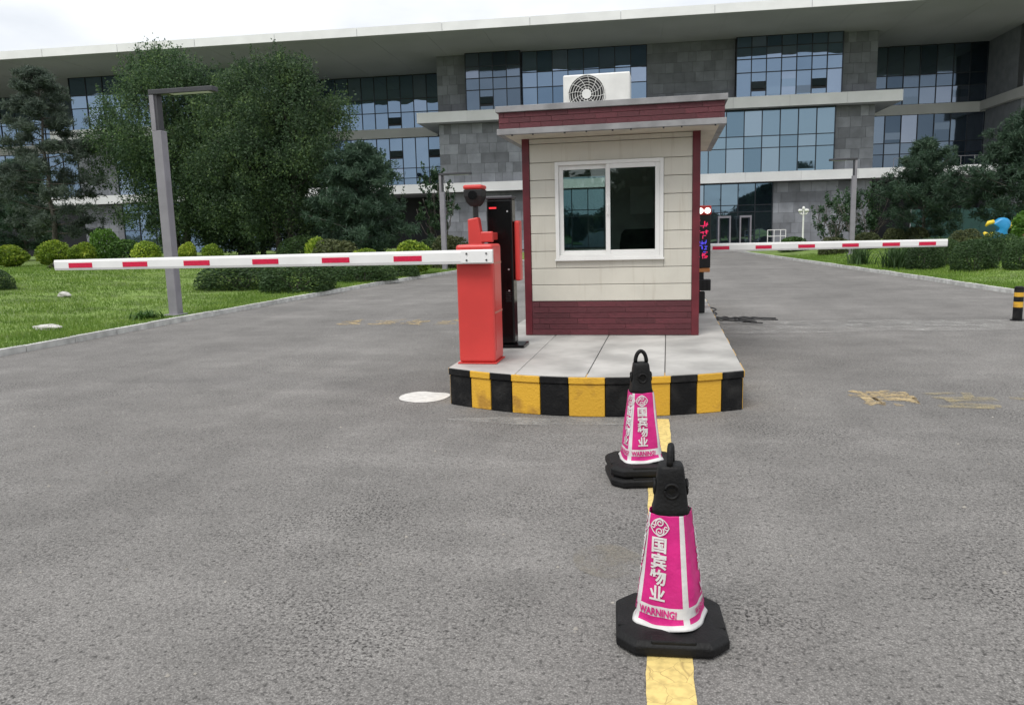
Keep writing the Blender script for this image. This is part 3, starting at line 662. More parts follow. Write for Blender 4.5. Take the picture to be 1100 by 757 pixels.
MB().box(-.25, .255, -.12, .1, 1.425, 1.56).build('hood', M['barrier_red'], DS, bevel=.02)
for x in (-.2, -.06, .1, .2): MB().tube([(x, -.128, 1.485), (x, -.118, 1.485)], .042, 16).build('floodlight', M['flood'], DS)

# cables on the ground beside the island
cbn = tag(empty('cable_bundle', (1.2, 13.6, 0)), 'tangle of black cables lying on the asphalt right of the booth', 'cables')
for k in range(6):
    r_ = random.Random(40+k); pts = []; x, y = -.45+r_.uniform(-.05, .05), .35+r_.uniform(-.1, .1); a = -.5+r_.uniform(-.4, .4)
    for i in range(22):
        pts.append((x, y, .02+.012*k*.5+.03*abs(math.sin(i*.9+k))*(1-i/22))); a += r_.uniform(-.75, .75); a = max(-1.6, min(.7, a*.88)); x += .055*math.cos(a)*1.05; y += .05*math.sin(a)
    MB().tube(pts, .011, 6).build('cable', M['cable'], cbn, smooth=True)
b = MB(); b.tube([(-.42+.09*math.cos(t*1.0)*(1-t*.02), .5+.1*math.sin(t), .02+.012*t) for t in [k*.5 for k in range(30)]], .012, 6); b.build('cable_coil', M['cable'], cbn, smooth=True)

# ================================================================ TRAFFIC CONES
def sup(t, n_=5.):
    c, s_ = math.cos(t), math.sin(t); k = (abs(c)**n_+abs(s_)**n_)**(-1/n_); return c*k, s_*k
def cone(loc, rz, sleeve_rot, label, seed, top_only=True):
    rr = random.Random(seed)
    r = tag(empty('traffic_cone', loc, rz), label, 'traffic cone', 'black rubber traffic cones on the yellow line')
    def octo(a, c): return [(-a+c, -a), (a-c, -a), (a, -a+c), (a, a-c), (a-c, a), (-a+c, a), (-a, a-c), (-a, -a+c)]
    b = MB(); b.loft([[(x, y, z) for x, y in octo(a, c)] for a, c, z in ((.205, .066, 0), (.215, .07, .012), (.215, .07, .042), (.197, .064, .06), (.14, .046, .067))]); b.build('base', M['rubber'], r, bevel=.006)
    for k in range(4):
        a = k*math.pi/2; o = MB().box(-.085, .085, -.207, -.157, .045, .0645).build('base_rib', M['rubber'], r, bevel=.006); o.rotation_euler = (0, 0, a)
    def prof(z): return .116-(z-.06)*(.116-.049)/(.69-.06)
    b = MB(); rings = []
    for z in [.06, .2, .35, .5, .512, .53, .6, .66, .685, .694]:
        q = prof(z); q *= {.685: .98, .694: .9}.get(z, 1.); nn = 2.4+(z > .5)*2.6
        if z in (.512,): q *= 1.05
        rings.append([(q*x, q*y, z) for x, y in [sup(2*math.pi*k/32, nn) for k in range(32)]])
    b.loft(rings); b.build('body', M['rubber'], r, smooth=True)
    for a in (0, math.pi/2, math.pi, -math.pi/2):
        o = empty('ring_boss'); bpy.data.objects.remove(o)
        b = MB(); q = prof(.6); b.tube([(.026*math.cos(t), -q-.0035, .602+.028*math.sin(t)) for t in [2*math.pi*k/20 for k in range(21)]], .0055, 6, False)
        b.tube([(0, -q-.004, .602), (0, -q+.003, .603)], .012, 10)
        o = b.build('ring_boss', M['rubber'], r); o.rotation_euler = (0, 0, a)
    b = MB(); b.tube([(.035*math.cos(t), 0, .69+.07*math.sin(t)+.006) for t in [math.pi*k/14 for k in range(15)]], .0125, 10); b.build('handle', M['rubber'], r, smooth=True).rotation_euler = (0, 0, R(80) if seed == 1 else 0)
    # printed sleeve
    SE = 3.6
    zz = [.068, .075, .086, .098, .108, .112, .13, .148, .153, .2, .25, .3, .35, .4, .44, .48, .505, .508]
    def srad(z): return prof(z)*1.03+.006+(.012 if z < .09 else 0)*(1-(z-.068)/.022 if z < .09 else 0)
    nA = 96; b = MB(); b.v = []; 
    phs = [(rr.uniform(0, 6.28), rr.randint(5, 13), rr.uniform(6, 30)) for _ in range(4)]
    def wr(t, z): return sum(math.sin(p+n_*t+k*z) for p, n_, k in phs)*.0009
    for z in zz:
        for k in range(nA):
            t = 2*math.pi*(k+.5)/nA; x, y = sup(t, SE); q = srad(z)+wr(t, z)
            b.v.append((q*x, q*y, z+(.006*math.sin(2.3*t+seed)+.004*math.sin(5*t)) * (1 if z < .1 else .3)))
    for i in range(len(zz)-1):
        for k in range(nA):
            b.f.append((i*nA+k, i*nA+(k+1) % nA, (i+1)*nA+(k+1) % nA, (i+1)*nA+k))
            t = (2*math.pi*(k+1)/nA) % (math.pi/2); corner = abs(t-math.pi/4) < .07
            zc = (zz[i]+zz[i+1])/2
            b.m.append(1 if (corner or zc < .082 or .110 < zc < .151) else 0)
    sl_ = b.build('sleeve', [M['pink'], M['sleeve_white']], r, smooth=True); sl_.rotation_euler = (0, 0, sleeve_rot)
    sl_.modifiers.new('thick', 'SOLIDIFY').thickness = .002
    T_ = [sup(-math.pi/2+k*.02, SE) for k in range(-120, 121)]; A_ = [0.]
    for k in range(240): A_.append(A_[-1]+math.hypot(T_[k+1][0]-T_[k][0], T_[k+1][1]-T_[k][1]))
    A_ = np.array(A_)-A_[120]; TX, TY = [np.array(c_) for c_ in zip(*T_)]
    def on_face(vs, fs, name, m, x0, z0, face, lift=.0046):
        b = MB(); out = []
        for x, y, *_ in vs:
            z = z0+y; q = srad(z); px_ = float(np.interp((x0+x)/q, A_, TX)); py_ = float(np.interp((x0+x)/q, A_, TY)); k_ = 1+lift/(q*math.hypot(px_, py_)); out.append((px_*q*k_, py_*q*k_, z))
        b.add(out, fs); o = b.build(name, m, sl_); o.rotation_euler = (0, 0, face*math.pi/2)
        # every face looks outwards
        return o
    for face in range(4):
        for k, chh in enumerate('国宾物业'):
            vs, fs = text_mesh(chh, .064, .0018); cx = sum(v[0] for v in vs)/len(vs)
            mnx = min(v[0] for v in vs); mxx = max(v[0] for v in vs); mny = min(v[1] for v in vs); mxy = max(v[1] for v in vs)
            vs = [((x-(mnx+mxx)/2), (y-(mny+mxy)/2)) for x, y, _ in vs]
            on_face(vs, fs, 'lettering', M['sleeve_white'], -.014 if face % 2 == 0 else .05, .392-k*.0625, face)
        vs, fs = text_mesh('WARNING!', .046, .0018); mnx = min(v[0] for v in vs); mxx = max(v[0] for v in vs); mny = min(v[1] for v in vs); mxy = max(v[1] for v in vs)
        kx = .15/(mxx-mnx); ky = .030/(mxy-mny); vs = [((x-(mnx+mxx)/2)*kx, (y-(mny+mxy)/2)*ky) for x, y, _ in vs]
        on_face(vs, fs, 'lettering', M['pink'], -.012 if face % 2 == 0 else .022, .130, face)
        # emblem: a diamond of four scrolls
        V = []; F = []
        def stroke(pts, wd):
            k0 = len(V)
            for i, p in enumerate(pts):
                d = Vector(pts[min(i+1, len(pts)-1)])-Vector(pts[max(i-1, 0)]); d.normalize(); nn = Vector((-d.y, d.x))*wd
                V.append((p[0]+nn.x, p[1]+nn.y)); V.append((p[0]-nn.x, p[1]-nn.y))
            for i in range(len(pts)-1): F.append((k0+2*i, k0+2*i+1, k0+2*i+3, k0+2*i+2))
        for cx, cy, s_, ph in ((0, .0125, 1, 0), (0, -.0125, 1, math.pi)):
            stroke([(cx+(.003+.0105*u)*math.cos(ph+6.5*u*math.pi/2), cy+(.003+.0105*u)*math.sin(ph+6.5*u*math.pi/2)) for u in [i/26 for i in range(27)]], .0018)
        for sg in (-1, 1):
            stroke([(sg*(.019+(.002+.006*u)*math.cos(4.2*u*1.6)), sg*(.0+(.002+.006*u)*math.sin(4.2*u*1.6))) for u in [i/16 for i in range(17)]], .0016)
        for k in range(4):
            a0 = k*math.pi/2; c0, s0 = math.cos(a0), math.sin(a0); q = [(.033-.0165*u+.004*math.sin(u*math.pi), .0165*2*u-.0*u) for u in [i/10 for i in range(11)]]
            stroke([((x*c0-y*s0)*.82, (x*s0+y*c0)*.82) for x, y in [(.033*(1-u)+.004*math.sin(math.pi*u), .033*u+.004*math.sin(math.pi*u)) for u in [i/10 for i in range(11)]]], .0016)
        on_face([(x*1.3, y*1.3) for x, y in V], F, 'emblem', M['sleeve_white'], -.014 if face % 2 == 0 else .05, .462, face)
    return r
c1 = cone((.015, 2.97, .004), R(4), R(-22), 'nearest pink sleeved black traffic cone standing alone on the yellow line', 1)
c3 = cone((-.165, 4.92, .004), R(12), R(16), 'lower cone of the stack, only its flat black base showing under the other', 3)
c2 = cone((-.165, 4.92, .072), R(12), R(4), 'farther pink sleeved traffic cone stacked on another one before the island', 2)
for o in list(c3.children):          # inside the upper cone only its base and a short body remain
    if o.name.split('.')[0] in ('sleeve', 'handle', 'ring_boss', 'body'):
        for ch in list(o.children): bpy.data.objects.remove(ch)
        bpy.data.objects.remove(o)

# ================================================================ BOLLARD
def bollard(loc, label):
    r = tag(empty('bollard', loc), label, 'bollard', 'striped bollards')
    for i, (za, zb) in enumerate(((0, .21), (.21, .30), (.30, .38), (.38, .45), (.45, .53))):
        MB().tube([(0, 0, za+.0005), (0, 0, zb-.0005)], .068 if i % 2 else .069, 20).build('band', M['yellow_paint'] if i % 2 else M['black_paint'], r, smooth=False)
    MB().tube([(0, 0, .53), (0, 0, .545)], [.068, .05], 20).build('cap', M['black_paint'], r)
    MB().tube([(0, 0, 0), (0, 0, .012)], .1, 20).build('foot_plate', M['black_paint'], r)
bollard((5.52, 13.72, .006), 'short black and yellow banded bollard at the right edge by the pale strip')

# ================================================================ LAMPS
def lamp(loc, h, dirx, label, dark_post=False, arm=1.3):
    r = tag(empty('street_lamp', loc), label, 'street lamp', 'grey street lamps with flat arm')
    m = M['lamp_grey']
    MB().box(-.1, .1, -.1, .1, 0, h-.75).build('post', m, r, bevel=.012)
    MB().box(-.1*1 if dirx > 0 else .0, .0 if dirx > 0 else .1, -.1, .1, h-.7501, h-.06).build('upper_post', m, r, bevel=.008)
    xs = (.004, .06) if dirx > 0 else (-.06, -.004)
    MB().box(xs[0], xs[1], -.08, .08, h-.7501, h-.0601).build('inner_post', M['lamp_dark'], r)
    a = (-.1, arm) if dirx > 0 else (-arm, .1)
    ar = MB().box(a[0], a[1], -.11, .11, h-.059, h+.035).build('arm', M['lamp_dark'], r, bevel=.01)
    MB().box(min(dirx*.35, dirx*(arm-.1)), max(dirx*.35, dirx*(arm-.1)), -.08, .08, h-.064, h-.0595).build('light_panel', M['ac_white'], ar)
    MB().box(-.17, .17, -.17, .17, -.02, .03).build('base_plate', m, r, bevel=.006)
lamp((-10.0, 14.3, zl(-10, 14.3)), 4.45, 1, 'tall grey lamp post on the lawn left of the barrier arm')
lamp((-9.45, 32.4, zl(-9.45, 32.4)), 4.05, 1, 'grey lamp post behind the black camera column near the kerb bend')
lamp((8.3, 38.3, zr(8.3, 38.3)), 4.3, -1, 'grey lamp post among the shrubs on the right lawn', arm=1.1)
ml = tag(empty('garden_lamp', (9.0, 56, 0)), 'white post lamp with a cluster of small heads before the stone wall', 'lamp')
MB().tube([(0, 0, 0), (0, 0, 2.6)], [.07, .05], 10).build('post', M['ac_white'], ml)
for k in range(4):
    a = k*math.pi/2+.4; MB().tube([(0, 0, 2.3), (.25*math.cos(a), .25*math.sin(a), 2.38), (.3*math.cos(a), .3*math.sin(a), 2.5)], .03, 6).build('arm', M['ac_white'], ml)
    MB().tube([(.3*math.cos(a), .3*math.sin(a), 2.5), (.3*math.cos(a), .3*math.sin(a), 2.6), (.3*math.cos(a), .3*math.sin(a), 2.7)], [.06, .11, .05], 8).build('lamp_head', M['ac_white'], ml, smooth=True)
MB().tube([(0, 0, 2.6), (0, 0, 2.75), (0, 0, 2.87)], [.05, .11, .05], 8).build('lamp_head', M['ac_white'], ml, smooth=True)

# ================================================================ OFFICE BUILDING
# local frame: x along the front, y back from the front edge of the white ledges, z up
BD = tag(empty('office_building', (0, 70, 0), R(3.2)), 'long grey stone and blue glass office building with white ledges and wide flat roof', 'building')
panel_me = MB().box(-.5, .5, -.5, .5, -.5, .5).mesh('stone_panel', M['stone'])
pane_me = MB().box(-.5, .5, -.5, .5, -.5, .5).mesh('pane', M['glass_blue'])
def bbox(name, x0, x1, y0, y1, z0, z1, m, parent=None, bevel=0): return MB().box(x0, x1, y0, y1, z0, z1).build(name, m, parent or BD, bevel=bevel)
def stone(x0, x1, d, z0, z1, m=None, depth=1.0, pw_=.95, ph_=.88):
    wl = bbox('stone_wall', x0, x1, d+.05, d+depth, z0, z1, M['joint_stone'])
    nz = max(1, round((z1-z0)/ph_)); h = (z1-z0)/nz
    for j in range(nz):
        x = x0; first = True
        while x < x1-.05:
            w_ = pw_*(.5 if first and j % 2 else 1)*rnd.choice((.7, 1, 1, 1.35)); first = False
            e = x+w_
            if x1-e < .35: e = x1
            o = inst('stone_panel', panel_me, wl, ((x+e)/2, d+.025+rnd.uniform(0, .008), z0+(j+.5)*h), (0, 0, 0), (e-x-.02, .05, h-.02))
            if m: o.material_slots[0].link = 'OBJECT'; o.material_slots[0].material = m
            x = e
    return wl
def curtain(x0, x1, d, rows, step, m, skip=(), dark=(), side=False, fr_=.05):
    """glass wall: rows is the list of heights of the transoms"""
    n_ = max(1, round((x1-x0)/step)); w_ = (x1-x0)/n_; b = MB(); z0, z1 = rows[0], rows[-1]
    for i in range(n_+1): x = x0+i*w_; b.box(x-.035, x+.035, d-.06, d+.09, z0, z1)
    for z in rows:
        for i in range(n_): b.box(x0+i*w_+.036, x0+(i+1)*w_-.036, d-.045, d+.08, z-.035, z+.035)
    cw = b.build('curtain_wall', M['mullion'])
    cw.parent = BD
    for i in range(n_):
        for j in range(len(rows)-1):
            mm = m
            za, zb = rows[j]+.036, rows[j+1]-.036
            inst('pane', pane_me, cw, (x0+(i+.5)*w_, d+.03, (za+zb)/2), (rnd.gauss(0, .004), 0, rnd.gauss(0, .006)), (w_-.072, .03, zb-za), mm)
            if (i, j) in dark:                                                 # window standing open, dark inside
                inst('opening_light', pane_me, cw, (x0+(i+.5)*w_, d-.012, za+.45*(zb-za)), (0, 0, 0), (w_-.1, .04, .8), M['open_dark'])
                inst('opening_light', pane_me, cw, (x0+(i+.5)*w_, d-.12, za+.45*(zb-za)+.1), (-.22, 0, 0), (w_-.12, .03, .62), M['glass_dark'])
            if rnd.random() < .10 and zb-za > 1.3 and (i, j) not in dark:      # opening light
                zc = za+rnd.choice((.25, .55))*(zb-za)
                o = inst('opening_light', pane_me, cw, (x0+(i+.5)*w_, d-.005, zc), (.03, 0, 0), (w_-.12, .03, .62), M['glass_dark'] if rnd.random() < .35 else m)
    return cw
RZ = 17.5
# roof with its deep overhang, fascia panel by panel
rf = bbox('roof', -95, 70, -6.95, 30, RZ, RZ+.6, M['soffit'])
x = -95
while x < 70:
    bbox('fascia_panel', x+.02, min(x+7, 70)-.02, -7.0, -6.951, RZ+.02, RZ+.68, M['ledge_white'], rf); x += 7
for k, x in enumerate(np.arange(-90, 66, 4.7)):            # soffit seams
    bbox('soffit_seam', x, x+.03, -6.9, 8, RZ-.02, RZ-.001, M['soffit'], rf)
def ledge(x0, x1, z0, z1, d0, d1, m=None, step=4.6):
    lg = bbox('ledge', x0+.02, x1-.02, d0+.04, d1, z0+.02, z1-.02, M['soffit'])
    x = x0
    while x < x1-.2:
        e = min(x+step, x1); bbox('ledge_panel', x+.008, e-.008, d0, d0+.039, z0, z1, m or M['ledge_white'], lg); x = e
    bbox('ledge_top', x0, x1, d0+.04, d1, z1-.019, z1, m or M['ledge_white'], lg)
    for xx in (x0, x1-.019): bbox('ledge_end', xx, xx+.019, d0+.04, d1, z0, z1-.02, m or M['ledge_white'], lg)
    return lg
ledge(-62.5, 26.6, 5.4, 6.2, 0, 8.6)                       # lower ledge, also the terrace of the recesses
ledge(-22.2, 18.95, 11.55, 12.45, 0, 8.6)                  # upper ledges
ledge(-58.6, -35.5, 11.55, 12.45, 0, 8.6)
ledge(28.9, 66, 11.55, 12.35, .0, 8.6); ledge(29.6, 66, 5.4, 6.2, 0, 8.6)
for a, b_ in ((-35.45, -22.25), (18.96, 28.88), (-90, -58.65)): bbox('spandrel', a, b_, 8.1, 8.7, 11.4, 12.3, M['ledge_shaded'])
# main block
Z1, Z2, Z3 = (.1, 5.38), (6.2, 11.54), (12.45, RZ)
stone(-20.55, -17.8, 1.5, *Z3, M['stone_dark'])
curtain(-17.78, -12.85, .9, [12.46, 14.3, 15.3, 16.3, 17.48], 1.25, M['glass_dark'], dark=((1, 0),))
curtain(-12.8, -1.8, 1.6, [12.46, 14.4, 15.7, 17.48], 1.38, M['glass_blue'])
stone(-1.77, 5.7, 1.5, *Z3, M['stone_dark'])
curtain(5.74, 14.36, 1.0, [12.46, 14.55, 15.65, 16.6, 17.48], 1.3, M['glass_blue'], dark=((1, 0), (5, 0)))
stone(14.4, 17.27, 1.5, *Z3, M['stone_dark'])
stone(-20.55, -10, 1.5, *Z2)
curtain(-9.96, 13.95, 1.1, [6.21, 8.3, 9.3, 11.53], 1.45, M['glass_teal'], dark=((17, 0),))
stone(14.0, 17.24, 1.5, *Z2)
stone(-20.55, -10, 1.5, *Z1)
curtain(-9.96, 9.05, 1.5, [.12, 2.9, 3.5, 5.36], 1.5, M['glass_teal'])
stone(9.1, 17.24, 1.5, *Z1)
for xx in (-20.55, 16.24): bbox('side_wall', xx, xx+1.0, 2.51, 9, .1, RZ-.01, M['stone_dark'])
# recesses
curtain(-35.5, -20.6, 8.5, [12.3, 13.9, 15.2, 17.45], 1.3, M['glass_blue'], dark=((6, 0), (9, 0)))
curtain(-35.5, -20.6, 8.5, [6.2, 7.4, 8.4, 11.4], 1.3, M['glass_blue'], dark=((6, 2), (9, 2)))
curtain(17.3, 28.65, 8.2, [12.3, 13.8, 14.9, 17.45], 1.41, M['glass_dark'])
curtain(17.3, 28.65, 8.2, [6.2, 7.9, 8.9, 11.4], 1.41, M['glass_dark'])
curtain(-90, -57.1, 8.5, [12.3, 14.5, 17.45], 1.7, M['glass_blue']); curtain(-90, -57.1, 8.5, [6.2, 8.4, 11.4], 1.7, M['glass_blue'])
for a, b_ in ((-36, -20.6), (17.3, 66), (-90, -57.1)): bbox('ground_floor_wall', a, b_, 8.4, 8.9, .1, 5.38, M['open_dark'])  # near-black colour stands in for the darkness of the recessed ground floor
# left block
stone(-57.0, -52.8, 1.5, *Z2); curtain(-52.78, -36, 1.3, [6.21, 8.3, 11.53], 1.7, M['glass_blue']); curtain(-57, -36, 1.3, [12.46, 14.6, 15.8, 17.48], 1.7, M['glass_blue'])
curtain(-52.78, -36, 1.5, [.12, 2.8, 5.36], 1.7, M['glass_blue']); stone(-57, -52.8, 1.5, *Z1)
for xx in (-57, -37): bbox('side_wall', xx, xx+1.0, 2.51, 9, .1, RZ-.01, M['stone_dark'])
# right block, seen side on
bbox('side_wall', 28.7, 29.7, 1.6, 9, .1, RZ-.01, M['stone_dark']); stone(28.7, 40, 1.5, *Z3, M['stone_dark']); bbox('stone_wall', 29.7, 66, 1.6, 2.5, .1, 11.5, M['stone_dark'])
bbox('return_ledge', 28.2, 28.69, .0, 8.1, 11.5, 12.3, M['ledge_shaded'])
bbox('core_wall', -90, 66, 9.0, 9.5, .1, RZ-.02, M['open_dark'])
# railing on the terrace
rl = empty('railing'); rl.parent = BD
for k in range(8): MB().box(18.6+k*1.05, 18.64+k*1.05, .5, .54, 6.2, 6.95).build('rail_post', M['lamp_grey'], rl)
MB().box(18.6, 26.2, .5, .55, 6.951, 6.985).build('handrail', M['lamp_grey'], rl)
# entrance: two silver door frames in front of the ground floor glass
en = empty('entrance'); en.parent = BD
for x0_, x1_ in ((4.4, 5.5), (6.25, 7.25)):
    for a in ((x0_, x0_+.12, .1, 2.6), (x1_-.12, x1_, .1, 2.6), (x0_+.121, x1_-.121, 2.42, 2.6)): bbox('door_frame', a[0], a[1], 1.0, 1.3, a[2], a[3], M['lamp_grey'], en)
bbox('door_leaf', 5.55, 6.2, 1.2, 1.3, .1, 2.5, M['glass_dark'], en)
# site hoarding and crowd barrier before the ground floor
ho = tag(empty('hoarding', (23.5, 66, 0), R(3)), 'dark green site hoarding behind the right hand trees', 'hoarding')
for k in range(8): MB().box(-5+k*1.25, -3.77+k*1.25, -.03, .03, .1, 2.6).build('hoarding_panel', M['hoarding'], ho)
for k in range(9): MB().box(-5.04+k*1.25, -4.98+k*1.25, .031, .09, 0, 2.6).build('hoarding_post', M['steel'], ho)
cbar = tag(empty('crowd_barrier', (8.6, 66, 0), R(2)), 'white metal crowd barrier near the glass entrance', 'barrier')
b = MB()
for x in (-.7, -.2, .3, .7): b.tube([(x, 0, 0), (x, 0, 1.3)], .035, 6)
for z in (.3, .8, 1.3): b.tube([(-.7, 0, z), (.7, 0, z)], .03, 6)
b.build('rail', M['ac_white'], cbar)

# abstract swirl sculpture
sc_ = tag(empty('sculpture', (14.0, 37.5, zr(14, 37.5)+.05)), 'blue and yellow swirl shaped sculpture behind the right hand shrubs', 'sculpture')
b = MB(); OUT = [(-.38, .1), (.2, .1), (.4, .4), (.36, .62), (.52, .85), (.42, 1.12), (.12, 1.22), (-.12, 1.05), (-.3, .95), (-.02, .8), (.04, .62), (-.26, .46)]
OUT = [tuple(Vector(OUT[k]).lerp(Vector(OUT[(k+1) % 12]), t)) for k in range(12) for t in (.25, .75)]
n_ = len(OUT); b.loft([[(x*s_+.05, y, .62+(z-.62)*s_) for x, z in OUT] for y, s_ in ((-.2, .8), (-.13, .97), (.13, .97), (.2, .8))]); b.build('swirl', M['sculpt_blue'], sc_, smooth=True, bevel=.02)
for P_, rr_ in (([(-.18, -.1, .45), (-.38, -.12, .42), (-.52, -.1, .56)], [.13, .12, .05]), ([(-.15, -.1, 1.0), (-.36, -.12, .96), (-.46, -.1, .82)], [.1, .09, .04]), ([(.42, 0, .72), (.6, 0, .82), (.64, 0, .98)], [.07, .08, .03])):
    MB().tube(P_, rr_, 10).build('petal', M['sculpt_yellow'], sc_, smooth=True)
MB().tube([(0, 0, 0), (0, 0, .3)], .12, 12).build('stand', M['dark_metal'], sc_)

# ================================================================ PLANTS
def leaves(name, cen, out, size, m, rng, asp=.5, flat=.35):
    """one small folded blade per point; out = rough outward direction, so that the surface catches light like foliage"""
    n_ = len(cen); a = rng.normal(size=(n_, 3)); a += out*.9; a /= np.linalg.norm(a, axis=1)[:, None]      # blade direction
    nn = rng.normal(size=(n_, 3))*.8+np.array([0, 0, 1.])*flat+out*.6; sdv = np.cross(a, nn); sdv /= np.linalg.norm(sdv, axis=1)[:, None]+1e-6
    s_ = size*rng.uniform(.65, 1.35, n_)[:, None]
    V = np.empty((n_, 4, 3)); V[:, 0] = cen-a*s_*.5; V[:, 2] = cen+a*s_*.5; V[:, 1] = cen+sdv*s_*asp*.5; V[:, 3] = cen-sdv*s_*asp*.5
    return fast_mesh(name, V.reshape(-1, 3), np.arange(n_*4).reshape(-1, 4), m)
def limb(b, p, q, r0, r1, r, bend=.15, n_=5):
    p, q = Vector(p), Vector(q); L_ = (q-p).length; pts = []
    for i in range(n_+1):
        t = i/n_; pts.append(p.lerp(q, t)+Vector((r.uniform(-1, 1), r.uniform(-1, 1), r.uniform(-.5, 1)))*bend*L_*.25*math.sin(math.pi*t))
    b.tube(pts, [r0+(r1-r0)*i/n_ for i in range(n_+1)], 7); return pts
def broadleaf(seed, H, Wd, z0, nclump, nleaf, size, m, stems=1, feather=.5):
    """upright crown: limbs climb steeply, clumps of leaves along and at the end of them"""
    r = random.Random(seed); g_ = np.random.default_rng(seed); b = MB(); ends = []
    for s_ in range(stems):
        a = r.uniform(0, 6.28); bx, by = (.35*math.cos(a), .35*math.sin(a)) if stems > 1 else (0, 0)
        th = H*r.uniform(.42, .55); tr = limb(b, (bx, by, -.1), (bx*2.2, by*2.2, th), .16*H/10+.04, .09*H/10, r, .1)
        for k in range(11):
            t = r.uniform(.25, 1); p = tr[int(t*(len(tr)-1))]; an = k*2.4+r.uniform(-.4, .4); rad = Wd/2*r.uniform(.45, .95); zt = z0+(H-z0)*r.uniform(.3, 1)
            zt = max(zt, p.z+.6); hw = math.sin(math.pi*min(1, max(.06, ((zt-z0)/(H-z0))**.8)))**.55
            q = (bx*2+rad*hw*math.cos(an), by*2+rad*hw*math.sin(an), zt); pts = limb(b, p, q, .06*H/10, .012, r, .25, 6); ends += pts[2:]
    cl = []
    while len(cl) < nclump:
        if ends and r.random() < .45: e = r.choice(ends); c_ = np.array(e)+g_.normal(size=3)*.2
        else:
            t = r.random(); z = z0+(H-z0)*t; prof_ = (math.sin(math.pi*min(1, .09+t*.9))**.6)*Wd/2; an = r.uniform(0, 6.28); q = prof_*math.sqrt(r.uniform(.25, 1)); c_ = np.array([q*math.cos(an), q*math.sin(an), z])
        cl.append(c_)
    cen = []; out = []
    for c_ in cl:
        k = int(nleaf*r.uniform(.6, 1.4)); s_ = r.uniform(.32, .62)*Wd/8
        p = g_.normal(size=(k, 3)); p *= (g_.random((k, 1))**.45/np.linalg.norm(p, axis=1)[:, None])*np.array([1.75*s_, 1.75*s_, 1.9*s_]); cen.append(c_+p); out.append(p/(np.linalg.norm(p, axis=1)[:, None]+1e-6))
    for k in range(int(nclump*feather)):            # upright shoots feather the outline
        t = r.uniform(.25, 1); z = z0+(H-z0)*t; an = r.uniform(0, 6.28); q = (math.sin(math.pi*min(1, .09+t*.88))**.6)*Wd/2*r.uniform(.7, 1.0)
        hh = r.uniform(.4, .95); u = g_.random((36, 1)); p = np.array([[q*math.cos(an), q*math.sin(an), z]])+u*np.array([[.25*math.cos(an)*hh, .25*math.sin(an)*hh, hh]])+g_.normal(size=(36, 3))*.06
        cen.append(p); o_ = g_.normal(size=(36, 3))*.4; o_[:, 2] += .6; out.append(o_)
    return b.mesh('trunk', M['bark'], True), leaves('crown', np.vstack(cen), np.vstack(out), size, m, g_)
def conifer(seed, H, Wd, z0, nb, m, top=.35, loose=.5, size=.26, per=10, drop=-.05, ntuft=26):
    """whorled branches carrying tufts of needles"""
    r = random.Random(seed); g_ = np.random.default_rng(seed); b = MB(); tr = limb(b, (0, 0, -.1), (r.uniform(-.15, .15), r.uniform(-.15, .15), H*.97), .13*H/8, .02, r, .06, 8)
    cen = []; out = []
    for k in range(nb):
        t = (k+r.random())/nb; z = z0+(H-z0)*t; prof_ = Wd/2*((1-t)**.75*(1-top)+top*math.sqrt(max(0, 1-t)))*r.uniform(.6, 1.08)*(min(1, .55+t*3))
        an = k*2.399+r.uniform(-.5, .5); p = Vector((0, 0, z)); q = Vector((prof_*math.cos(an), prof_*math.sin(an), z+prof_*r.uniform(.05, .38)+drop*prof_))
        pts = limb(b, p, q, .03*H/8, .008, r, .18, 5)
        for i in range(per):
            u = r.uniform(.25 if loose < .6 else .45, 1.02); a_ = p.lerp(q, u); c_ = np.array(a_)+g_.normal(size=3)*np.array([.22, .22, .10])*(.5+prof_*.28)
            n_ = int(ntuft*r.uniform(.6, 1.4)); o_ = g_.normal(size=(n_, 3))*.8+np.array([math.cos(an)*.5, math.sin(an)*.5, .55]); o_ /= np.linalg.norm(o_, axis=1)[:, None]
            cen.append(c_+o_*size*.5+g_.normal(size=(n_, 3))*.06); out.append(o_)
    for i in range(8):
        o_ = g_.normal(size=(24, 3))*.5+np.array([0, 0, .8]); cen.append(np.array([0, 0, H*.9+H*.1*i/8])+o_*.12); out.append(o_)
    return b.mesh('trunk', M['bark'], True), leaves('crown', np.vstack(cen), np.vstack(out)*1.8, size, m, g_, .16, .2)
def tree(name, label, x, y, z, meshes, rz=0, sc=1., group='trees behind the lawn', sxy=1.):
    r = tag(empty(name, (x, y, z), rz), label, 'tree', group)
    for nm, me in zip(('trunk', 'crown'), meshes): inst(nm, me, r, (0, 0, 0), (0, 0, 0), (sc*sxy, sc*sxy, sc))
    return r
A1 = broadleaf(11, 10.9, 8.6, 1.0, 280, 340, .135, M['leaf_dark'], 2, .8)
A2 = broadleaf(23, 9.9, 8.2, .9, 280, 340, .135, M['leaf_dark'], 3, .8)
A3 = broadleaf(31, 7.5, 5.0, .6, 110, 200, .18, M['leaf_deep'], 2)
tree('broadleaf_tree', 'tall dark broadleaf tree directly behind the left lamp post', -27.2, 40, zl(-27, 40), A1)
tree('broadleaf_tree', 'broad leafy tree with forked trunk right of the left lamp post', -19.9, 38, zl(-20, 38), A2, 1.0)
tree('broadleaf_tree', 'broad tree crown between the two tallest trees behind the lamp arm', -23.8, 41, zl(-24, 41), A2, 2.6, 1.0)
tree('broadleaf_tree', 'shaded lower tree filling the gap between the two tallest trees', -23.5, 41.5, zl(-23, 41), A3, .5, 1.18)
tree('broadleaf_tree', 'shaded bushy tree behind the dark pine left of the building recess', -17.0, 43, zl(-17, 43), A3, 2.1, .8)
